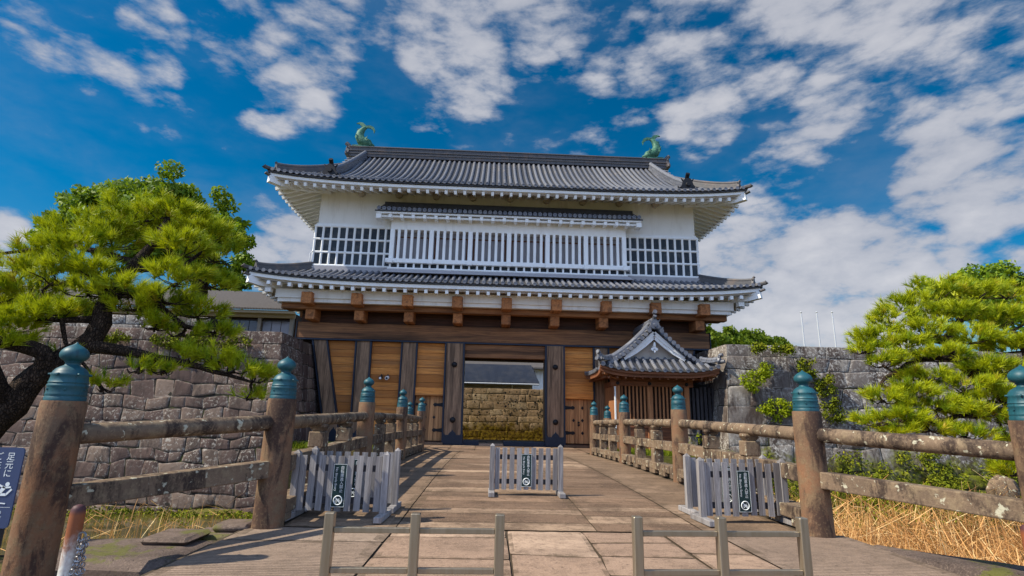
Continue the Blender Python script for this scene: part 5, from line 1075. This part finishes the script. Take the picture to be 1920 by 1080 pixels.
def pine(name, label, trunks, pads, seed, ndl=(.16, .27), per=28, wid=.0075, dens=1.0):
    rg = R0(seed); e = empty(name, tuple(trunks[0][0][0]), label, 'pine tree', 'garden pines by the moat')
    tb = MB(); nodes = []
    for pts, rads in trunks: nodes += limb(tb, pts, rads, .02, rg, 10)
    V = []; F = []; Rr = []
    for (c, rx, ry, rz_, n) in pads:
        c = Vector(c); near = min(nodes, key=lambda p: (p-c).length+.8*max(0, p.z-c.z)); mid = near.lerp(c, .55)+Vector((rg.uniform(-.1, .1), rg.uniform(-.1, .1), rg.uniform(-.02, .15)))
        base = c+Vector((0, 0, -rz_*.55)); dl = (base-near).length; br = limb(tb, [near, mid-Vector((0, 0, rz_*.3)), base], [min(.075, .022+.016*dl), .03, .016], .025, rg, 6)
        for k in range(6):
            a = 6.28*k/6+rg.uniform(-.4, .4); tip = base+Vector((math.cos(a)*rx*.75, math.sin(a)*ry*.75, rz_*rg.uniform(.2, .6))); limb(tb, [base.lerp(near, rg.uniform(0, .25)), base.lerp(tip, .5)+Vector((0, 0, -.05)), tip], [.018, .012, .006], .02, rg, 5)
        shoots = []
        for _ in range(max(5, int(n*dens/6))):
            a, r_ = rg.uniform(0, 6.283), math.sqrt(rg.random()); up_ = rg.uniform(-.3, 1); shoots.append((a, r_, up_))
        for q_ in range(int(n*dens)):
            a, r_, up_ = shoots[q_ % len(shoots)]; h = math.sqrt(max(0, 1-r_*r_))
            p = c+Vector((math.cos(a)*r_*rx, math.sin(a)*r_*ry, up_*h*rz_))+Vector((rg.gauss(0, .075), rg.gauss(0, .075), rg.gauss(0, .05))); d = Vector((math.cos(a)*r_*.9, math.sin(a)*r_*.9, .75+.3*up_))+Vector((rg.uniform(-.5, .5), rg.uniform(-.5, .5), rg.uniform(-.3, .3))); d.normalize()
            s1 = d.orthogonal().normalized(); s2 = d.cross(s1); tone = min(1, max(0, rg.gauss(.45, .22)))
            if rg.random() < .035: tone = rg.uniform(.86, 1)
            for k in range(per):
                th, sp = rg.uniform(0, 6.283), rg.uniform(.15, 1.05); nd = (d+(s1*math.cos(th)+s2*math.sin(th))*sp).normalized(); L_ = rg.uniform(*ndl); w = nd.cross(Vector((rg.uniform(-1, 1), rg.uniform(-1, 1), rg.uniform(-1, 1)))).normalized()*wid
                o = p+d*rg.uniform(-.05, .07); i = len(V); V += [tuple(o-w), tuple(o+w), tuple(o+nd*L_-Vector((0, 0, L_*.08)))]; F.append((i, i+1, i+2)); Rr.append(min(1, max(0, tone+rg.uniform(-.14, .14))))
    tb.build('trunk', 'bark', e, True); mb_from(V, F, Rr).build('crown', 'needle', e); return e
def pads_px(lst, seed, sc=1.06, n=100):
    rg = R0(seed); out = []
    for (u, v, Y, rpx, fl) in lst:
        p = at(u, v, Y); r = rpx*Y/CAM_F*1.02*sc; out.append((tuple(p), r*rg.uniform(.9, 1.1), r*rg.uniform(.85, 1.1), max(.14, r*fl*rg.uniform(.85, 1.15)), int(n*(r/.5)**1.6)))
    return out
A = lambda u, v, Y: tuple(at(u, v, Y))
g0 = at(-60, 850, 10.4)
LP = pads_px([(250, 405, 11.6, 58, .5), (330, 412, 11.8, 58, .5), (180, 428, 11.2, 56, .5), (285, 436, 12.0, 50, .45), (382, 442, 12.2, 48, .5), (122, 440, 11.5, 46, .5), (215, 452, 11.2, 50, .4), (345, 465, 11.3, 55, .42), (405, 480, 12.4, 42, .5), (150, 475, 10.9, 55, .42), (75, 480, 11.6, 48, .4), (30, 505, 11.4, 42, .38), (188, 512, 10.7, 50, .38), (110, 515, 10.8, 55, .38), (335, 520, 11.0, 48, .42), (55, 540, 10.9, 52, .36), (245, 548, 10.6, 44, .34), (165, 545, 10.7, 48, .34), (395, 530, 12.2, 40, .45), (310, 556, 10.9, 46, .40), (0, 555, 10.7, 50, .36), (255, 575, 10.8, 40, .36), (370, 585, 11.6, 42, .42), (400, 622, 11.8, 32, .42), (340, 622, 11.4, 30, .36), (60, 590, 10.4, 52, .34), (10, 610, 10.3, 50, .34), (120, 583, 10.6, 44, .30), (0, 640, 10.1, 40, .3), (290, 610, 11.0, 34, .3),
   (440, 690, 11.2, 34, .40), (478, 706, 11.3, 26, .45), (400, 668, 11.1, 26, .32), (355, 668, 11.0, 24, .26), (305, 692, 10.7, 22, .26), (197, 725, 10.6, 20, .40), (255, 690, 10.6, 18, .3), (470, 740, 11.4, 16, .4), (110, 668, 10.4, 18, .35), (-60, 570, 10.8, 60, .36), (-90, 480, 11.5, 60, .4), (-130, 600, 10.5, 60, .35)], 3, n=112)+[((-10.6+rx_, 5.4+ry_, 4.1+rz_), .75, .7, .28, 190) for rx_, ry_, rz_ in ((0, 0, 0), (.9, .5, .25), (-.6, .9, .5), (.4, 1.4, .6), (1.0, -.5, -.2), (-.9, -.2, .2), (-.2, 2.2, .8))]
pine('pine_tree', 'big leaning pine with dark forked trunk spreading over the moat behind the nearest left post', [
    ([tuple((g0.x-.25, g0.y, -1.6)), tuple(g0), A(20, 765, 10.4), A(75, 700, 10.4), A(150, 655, 10.6), A(190, 605, 10.7), A(205, 555, 10.8), A(250, 500, 11.0), A(290, 455, 11.2), A(315, 410, 11.5)], [.30, .28, .25, .22, .20, .175, .155, .12, .08, .05]),
    ([A(75, 700, 10.4), A(88, 672, 10.3), A(60, 650, 10.2), A(0, 642, 10.1), A(-70, 630, 10.2)], [.20, .15, .14, .11, .07]),
    ([A(160, 648, 10.6), A(215, 655, 10.7), A(265, 665, 10.8), A(330, 678, 10.9), A(400, 696, 11.1), A(470, 716, 11.3)], [.14, .11, .09, .075, .05, .025]),
    ([A(210, 560, 10.8), A(260, 545, 10.9), A(310, 585, 11.2), A(345, 612, 11.3), A(400, 625, 11.8)], [.10, .08, .06, .05, .03]),
    ([A(190, 600, 10.7), A(120, 600, 10.5), A(60, 595, 10.4)], [.08, .06, .03]), ([A(118, 602, 10.5), A(122, 640, 10.45), A(142, 668, 10.4)], [.045, .035, .02]),
    ([A(20, 765, 10.4), (-9.6, 8.8, 2.9), (-10.6, 6.9, 3.8), (-10.6, 5.4, 3.9)], [.14, .11, .07, .04]), ([A(255, 495, 11.0), A(180, 470, 11.0), A(110, 460, 11.3), A(70, 470, 11.5)], [.08, .06, .045, .03]), ([A(250, 505, 11.0), A(330, 500, 11.3), A(385, 470, 12)], [.07, .05, .03])], LP, 5, dens=.66)
RP = pads_px([(1885, 548, 14.5, 50, .5), (1815, 550, 14.2, 50, .5), (1755, 548, 14.0, 46, .5), (1712, 575, 13.8, 42, .45), (1790, 590, 13.6, 50, .42), (1870, 600, 13.6, 52, .42), (1930, 590, 13.9, 50, .45), (1668, 600, 13.6, 38, .45), (1738, 622, 13.3, 46, .4), (1820, 635, 13.0, 50, .38), (1900, 650, 13.0, 52, .38), (1645, 632, 13.5, 38, .4), (1690, 648, 13.3, 42, .38), (1620, 655, 13.5, 30, .4), (1770, 668, 12.9, 44, .36), (1655, 678, 13.2, 38, .36), (1850, 690, 12.7, 50, .36), (1730, 705, 13.0, 40, .34), (1925, 705, 12.7, 44, .36), (1800, 722, 12.6, 46, .34), (1700, 738, 12.9, 40, .34), (1870, 745, 12.5, 46, .34), (1655, 748, 13.0, 34, .34), (1750, 760, 12.7, 42, .34), (1820, 775, 12.4, 44, .34), (1690, 782, 12.8, 38, .34), (1640, 790, 13.0, 28, .34), (1900, 785, 12.4, 44, .34), (1745, 803, 12.6, 36, .32), (1810, 815, 12.4, 32, .32), (1690, 812, 12.8, 26, .3), (1990, 640, 13, 60, .4), (1990, 740, 12.6, 60, .4), (1905, 830, 12.5, 34, .4), (1900, 880, 12.2, 34, .5)], 9, n=112)
pine('pine_tree', 'bushy pine with layered bright needle pads before the grey lichen covered wall', [
    ([tuple(at(2010, 990, 13.2)), A(1960, 850, 13.2), A(1880, 740, 13.2), A(1800, 680, 13.3), A(1775, 640, 13.5), A(1810, 590, 13.9), A(1850, 550, 14.2)], [.24, .22, .18, .15, .12, .08, .04]),
    ([A(1790, 672, 13.3), A(1735, 672, 13.2), A(1690, 690, 13.1), A(1660, 708, 13.1), A(1650, 725, 13.1)], [.09, .07, .06, .045, .03]),
    ([A(1900, 770, 13.0), A(1840, 770, 12.7), A(1760, 790, 12.6), A(1690, 800, 12.7)], [.09, .07, .05, .03]), ([A(1780, 645, 13.5), A(1700, 630, 13.5), A(1640, 650, 13.5)], [.07, .05, .03]), ([A(1900, 760, 13.1), A(1925, 680, 13), A(1900, 620, 13.4)], [.1, .07, .04])], RP, 8, dens=.66)
def leafy(name, label, cat, trunk, clumps, seed, mat='leaf', size=.16, dens=1.0, group=None, bark='bark', trk=True):
    rg = R0(seed); e = empty(name, tuple(trunk[0][0]), label, cat, group); tb = MB(); nodes = limb(tb, trunk[0], trunk[1], .03, rg, 8); V = []; F = []; Rr = []
    for (c, r, fl) in clumps:
        if trk: near = min(nodes, key=lambda p: (p-Vector(c)).length); limb(tb, [near, near.lerp(Vector(c), .6)+Vector((0, 0, .1)), c], [.07, .04, .015], .03, rg, 5)
        for _ in range(max(3, int(7*dens))):
            s_ = Vector(c)+Vector((rg.gauss(0, .42)*r, rg.gauss(0, .42)*r, rg.gauss(0, .38)*r*fl)); rr = r*rg.uniform(.32, .55); leaf_clump(V, F, Rr, s_, (rr, rr, rr*.8), int(150*dens*(rr/.5)**1.7*(.16/size)**1.6)+12, size, rg, shell=.35)
    tb.build('trunk', bark, e, True); mb_from(V, F, Rr).build('crown', mat, e); return e
def cl(lst): return [(tuple(at(u, v, Y)), r*Y/CAM_F, f) for (u, v, Y, r, f) in lst]
leafy('broadleaf_tree', 'tall rounded broadleaf tree with reddish trunk standing behind the leaning pine', 'tree', ([A(372, 560, 27.5), A(374, 515, 27.5), A(365, 460, 27.5), A(330, 400, 27.5)], [.42, .38, .28, .12]),
    cl([(295, 362, 27.5, 46, .8), (250, 366, 27.8, 42, .8), (345, 366, 27.5, 46, .8), (172, 372, 28, 40, .85), (200, 380, 28, 40, .85), (140, 402, 28, 34, .8), (110, 425, 28, 34, .8), (392, 396, 27.4, 44, .85), (418, 430, 27.2, 34, .85), (300, 420, 27, 60, .7), (220, 430, 27.5, 55, .7), (400, 450, 27, 36, .8), (445, 455, 27, 30, .9), (448, 495, 26.8, 30, .9), (425, 520, 26.8, 26, .8), (455, 530, 26.6, 16, .9), (390, 500, 27, 36, .8), (340, 470, 27.2, 50, .7), (110, 440, 28, 36, .7), (270, 480, 27.6, 50, .7)]), 21, size=.24, dens=1.7)
leafy('broadleaf_tree', 'rounded olive green tree showing above the right pine', 'tree', ([A(1850, 700, 28), A(1850, 600, 28), A(1840, 540, 28)], [.4, .3, .15]),
    cl([(1790, 535, 28, 42, .8), (1850, 522, 28, 44, .8), (1905, 522, 28, 44, .8), (1760, 560, 28, 36, .8), (1830, 570, 27.6, 50, .8), (1900, 575, 27.6, 50, .8), (1950, 545, 28, 50, .8)]), 22, size=.24, dens=1.4)
# trees on the hill behind
for i, (u, v, Y, r, lab) in enumerate([(1345, 640, 66, 24, 'rounded tree on the hill closest to the gate eave'), (1372, 636, 74, 22, 'olive tree on the hill between two darker crowns'), (1400, 634, 80, 24, 'dark rounded tree at the top of the hill beyond the wall'), (1432, 641, 86, 18, 'small bushy tree low on the hill right of its summit'), (1462, 645, 92, 16, 'last low tree where the hill drops to the flagpoles'), (1320, 628, 62, 26, 'bright tree on the hill partly hidden by the gate eave'), (437, 552, 70, 18, 'distant tree crown peeping over the hall roof beside the gate eave'), (405, 553, 74, 15, 'distant small tree crown over the hall roof under the broadleaf tree')]):
    p = at(u, v, Y); leafy('hill_tree', lab, 'tree', ([(p.x, Y, p.z-5), (p.x, Y, p.z)], [.4, .2]), [((p.x+dx*r*Y/CAM_F, Y+dy*r*Y/CAM_F, p.z+dz*r*Y/CAM_F), r*.75*Y/CAM_F, .8) for dx, dy, dz in ((0, 0, .2), (-.55, .1, -.2), (.55, -.1, -.15), (.1, -.3, -.5), (-.3, -.2, .3))], 60+i, 'hill_leaf', .55, 1.0, 'trees on the far hill', trk=False)
q = MB(); h0 = at(1375, 640, 85); q.grid(lambda u, v: ((h0.x-50)+100*u, 60+90*v, 4+(h0.z-6)*math.exp(-((u-.5)*3.2)**2)*math.sin(min(1, v*1.6)*PI/2)), 30, 14, .5); tag(q.build('hill', 'moss', None, True), kind='structure')
q = MB(); h1 = at(420, 575, 100); q.grid(lambda u, v: ((h1.x-60)+100*u, 62+90*v, 2+(h1.z-4)*math.sin(min(1, v*1.6)*PI/2)*math.exp(-((u-.55)*2.0)**2)), 30, 14, .5); tag(q.build('hill', 'moss', None, True), kind='structure')
# hedge on the upper tier
rg = R0(77); e = empty('hedge', (-22, 26.0, 5.4), 'clipped bright yellow green hedge along the top of the upper wall tier', 'hedge'); V = []; F = []; Rr = []
for k in range(230): leaf_clump(V, F, Rr, (-36+16.2*k/230+rg.uniform(-.2, .2), 26.0+rg.uniform(-.3, .3), 5.95+rg.uniform(-.30, .42)), (.34, .34, .26), 60, .13, rg, shell=.4)
mb_from(V, F, Rr).build('foliage', 'hedge_leaf', e)
q = MB()
for k in range(20): x = -35.6+15.6*k/20; q.tube([(x, 26, 5.3), (x+.1, 26, 6.1)], .03, 5)
q.build('stem', 'bark', e)
# plants and moss clinging to the walls
def wall_plant(u, v, Y, r, fl, label, mat='hedge_leaf', size=.10, seed=1, group='plants growing on the right wall'):
    rg = R0(seed); p = at(u, v, Y); e = empty('wall_plant', tuple(p), label, 'wall plant', group); V = []; F = []; Rr = []; rr = r*Y/CAM_F
    for k in range(int(9+rr*16)):
        a = rg.uniform(0, 6.28); s_ = rr*math.sqrt(rg.random()); c = p+Vector((s_*math.cos(a), rg.uniform(-.14, .02), s_*math.sin(a)*fl)); leaf_clump(V, F, Rr, c, (.20, .14, .17), 46, size, rg, shell=.2)
    mb_from(V, F, Rr).build('leaves', mat, e)
    q = MB()
    for k in range(5): q.tube([p+Vector((0, .1, -.05)), p+Vector((rg.uniform(-.5, .5)*rr, -.05, rg.uniform(-.2, .6)*rr*fl))], [.015, .006], 5)
    q.build('stem', 'bark', e)
wy = 22.55
for i, (u, v, r, fl, lab) in enumerate([(1416, 716, 24, .75, 'bright green plant on the grey wall just right of the guardhouse roof'), (1434, 698, 10, 1.6, 'thin upright sprig on the grey wall above the bright plant'), (1512, 690, 16, 1.1, 'mossy yellow clump on the grey wall behind the finial top'), (1543, 722, 17, 1.5, 'yellow clump hanging on the grey wall right of the finial'), (1455, 768, 34, .55, 'wide yellow green clump on the grey wall left of the finial'), (1560, 772, 20, 1.2, 'yellow green clump on the grey wall just right of the bronze cap'), (1420, 652, 14, .4, 'low tuft on the right wall top edge near its corner'), (1470, 655, 24, .25, 'long flat moss patch on the right wall top edge')]):
    wall_plant(u, v, wy+.30*((780-v)/130.0-.6)*.4, r, fl, lab, 'hedge_leaf' if i in (0, 1, 4) else 'moss', .11, 100+i)
for i, (u, v, r, fl, lab) in enumerate([(330, 638, 45, .22, 'moss patch along the purplish wall top under the pine, farther from the corner'), (410, 642, 55, .30, 'broad moss cushion along the purplish wall top near its corner'), (215, 632, 22, .3, 'small moss patch on the purplish wall top beside the pine trunk')]):
    wall_plant(u, v, 22.42, r, fl, lab, 'moss', .10, 140+i, 'moss on the left wall')
# undergrowth at the foot of the right wall
rg = R0(90); V = []; F = []; Rr = []
for k in range(560):
    x = rg.uniform(6.5, 26); t = rg.random()**1.5; y = 22.35-t*3.0; z = -2.1+2.0*(1-t)**2*rg.uniform(.1, 1.1)+.45*math.sin(x*1.9)+.35*math.sin(x*.73+2); leaf_clump(V, F, Rr, (x, y, z), (.30, .26, .20), 44, .11, rg, shell=.2)
o = mb_from(V, F, Rr).build('undergrowth', 'moss'); tag(o, 'mossy green undergrowth along the foot of the right wall', 'undergrowth', None, 'stuff')
for i, (u, v, Y, r, lab) in enumerate([(1880, 914, 16.6, 26, 'small grey boulder in the undergrowth under the right pine')]):
    p = at(u, v, Y); q = MB(); rr = r*Y/CAM_F; rg2 = R0(5)
    q.lathe([(.2*rr, -.8*rr), (.9*rr, -.6*rr), (1.0*rr, -.1*rr), (.7*rr, .5*rr), (.25*rr, .8*rr)], tuple(p), 9, .5); q.v = [(x+rg2.uniform(-.1, .1)*rr, y+rg2.uniform(-.1, .1)*rr, z+rg2.uniform(-.1, .1)*rr) for x, y, z in q.v]; tag(q.build('boulder', 'rail_stone', None, True, sharp=25), lab, 'boulder')
# grass strip either side of the bridge end
rg = R0(33); V = []; F = []; Rr = []
def blade(o, h, w, rg, lean, V, F, Rr, tone, seg=2):
    a = rg.uniform(0, 6.28); d = Vector((math.cos(a), math.sin(a), 0)); s_ = Vector((-d.y, d.x, 0))*w; i = len(V)
    for k in range(seg+1):
        t = k/seg; c = o+d*(lean*h*t*t)+Vector((0, 0, h*(t-.35*lean*t*t))); ww = s_*(1-t*.85); V += [tuple(c-ww), tuple(c+ww)]
    for k in range(seg): F.append((i+2*k, i+2*k+1, i+2*k+3, i+2*k+2)); Rr.append(tone)
for k in range(9000):
    sd = rg.choice((-1, 1)); o = Vector((sd*rg.uniform(3.6, 9.2), rg.uniform(22.0, 23.1), -.06)); blade(o, rg.uniform(.08, .34), .012, rg, .5, V, F, Rr, rg.random())
tag(mb_from(V, F, Rr).build('grass', 'grass'), 'short yellow green grass strip along the moat edge either side of the bridge end', 'grass', None, 'stuff')
# dry reeds
def reeds(name, label, n, area, hh, seed, lean=(.1, 1.6), w=.010):
    rg = R0(seed); V = []; F = []; Rr = []; winds = [(rg.uniform(0, 20), rg.uniform(0, 20), rg.uniform(0, 6.28), rg.uniform(.5, 1.2)) for _ in range(60)]
    def wind(x, y):
        k = min(winds, key=lambda q: (q[0]-x)**2+(q[1]-y)**2); return k[2], k[3]
    for _ in range(n):
        x, y = area(rg); a0, st = wind(x, y); h = rg.uniform(*hh)*rg.choice((.55, .8, 1, 1)); a = a0+rg.gauss(0, 1.0); d = Vector((math.cos(a), math.sin(a), 0)); s_ = Vector((-d.y, d.x, 0))*w*rg.uniform(.5, 1.7); o = Vector((x, y, -2.4)); ln = rg.uniform(*lean)*st; i = len(V); tone = min(1, max(0, rg.gauss(.45, .28)))
        kink = rg.random() < .35; tk = rg.uniform(.45, .8)
        for k in range(6):
            t = k/5; bend = ln*.5*t*t; c = o+d*(bend*h)+Vector((0, 0, h*(t-.28*ln*t*t)))
            if kink and t > tk: c += d*(t-tk)*h*.9+Vector((0, 0, -(t-tk)*h*1.5))
            ww = s_*(1-t*.8); V += [tuple(c-ww), tuple(c+ww)]
        for k in range(5): F.append((i+2*k, i+2*k+1, i+2*k+3, i+2*k+2)); Rr.append(tone)
    for _ in range(int(n*.7)):   # broken stems lying across the others
        x, y = area(rg); h = rg.uniform(*hh); a = rg.uniform(0, 6.28); b = Vector((x, y, -2.4+h*rg.uniform(.2, .85))); d = Vector((math.cos(a), math.sin(a), rg.uniform(-.8, .9))).normalized()*rg.uniform(.4, 1.2); s_ = d.cross(Vector((rg.uniform(-.5, .5), rg.uniform(-.5, .5), 1))).normalized()*w*rg.uniform(.5, 1.1); i = len(V); V += [tuple(b-s_), tuple(b+s_), tuple(b+d+s_*.5), tuple(b+d-s_*.5)]; F.append((i, i+1, i+2, i+3)); Rr.append(rg.random())
    tag(mb_from(V, F, Rr).build(name, 'reed'), label, 'reeds', None, 'stuff')
def areaR(rg):
    while True:
        x, y = rg.uniform(3.8, 16), rg.uniform(5.0, 15.8)
        if y < 15.9-.05*x and x > 3.4+.16*(y-7) and y > 7.2-max(0, x-3.9)*1.02: return x, y
reeds('reeds', 'thick tangle of dry golden reeds filling the moat beyond the right slabs', 15000, areaR, (1.5, 2.5), 1)
reeds('reeds', 'sparse dry reeds in the moat before the left stone wall', 420, lambda rg: (rg.uniform(-16, -4.2), rg.choice((rg.uniform(8.5, 19), rg.uniform(14, 19.5)))), (.3, 1.25), 2, (.1, .9), .012)
rg = R0(44); V = []; F = []; Rr = []
for k in range(260): leaf_clump(V, F, Rr, (rg.uniform(-30, -5), 21.2-abs(rg.gauss(0, .7)), -2.30+rg.uniform(-.05, .12)), (.40, .32, .10), 34, .09, rg, shell=.2)
tag(mb_from(V, F, Rr).build('undergrowth', 'moss'), 'yellow green moss along the water line of the left wall', 'moss', None, 'stuff')
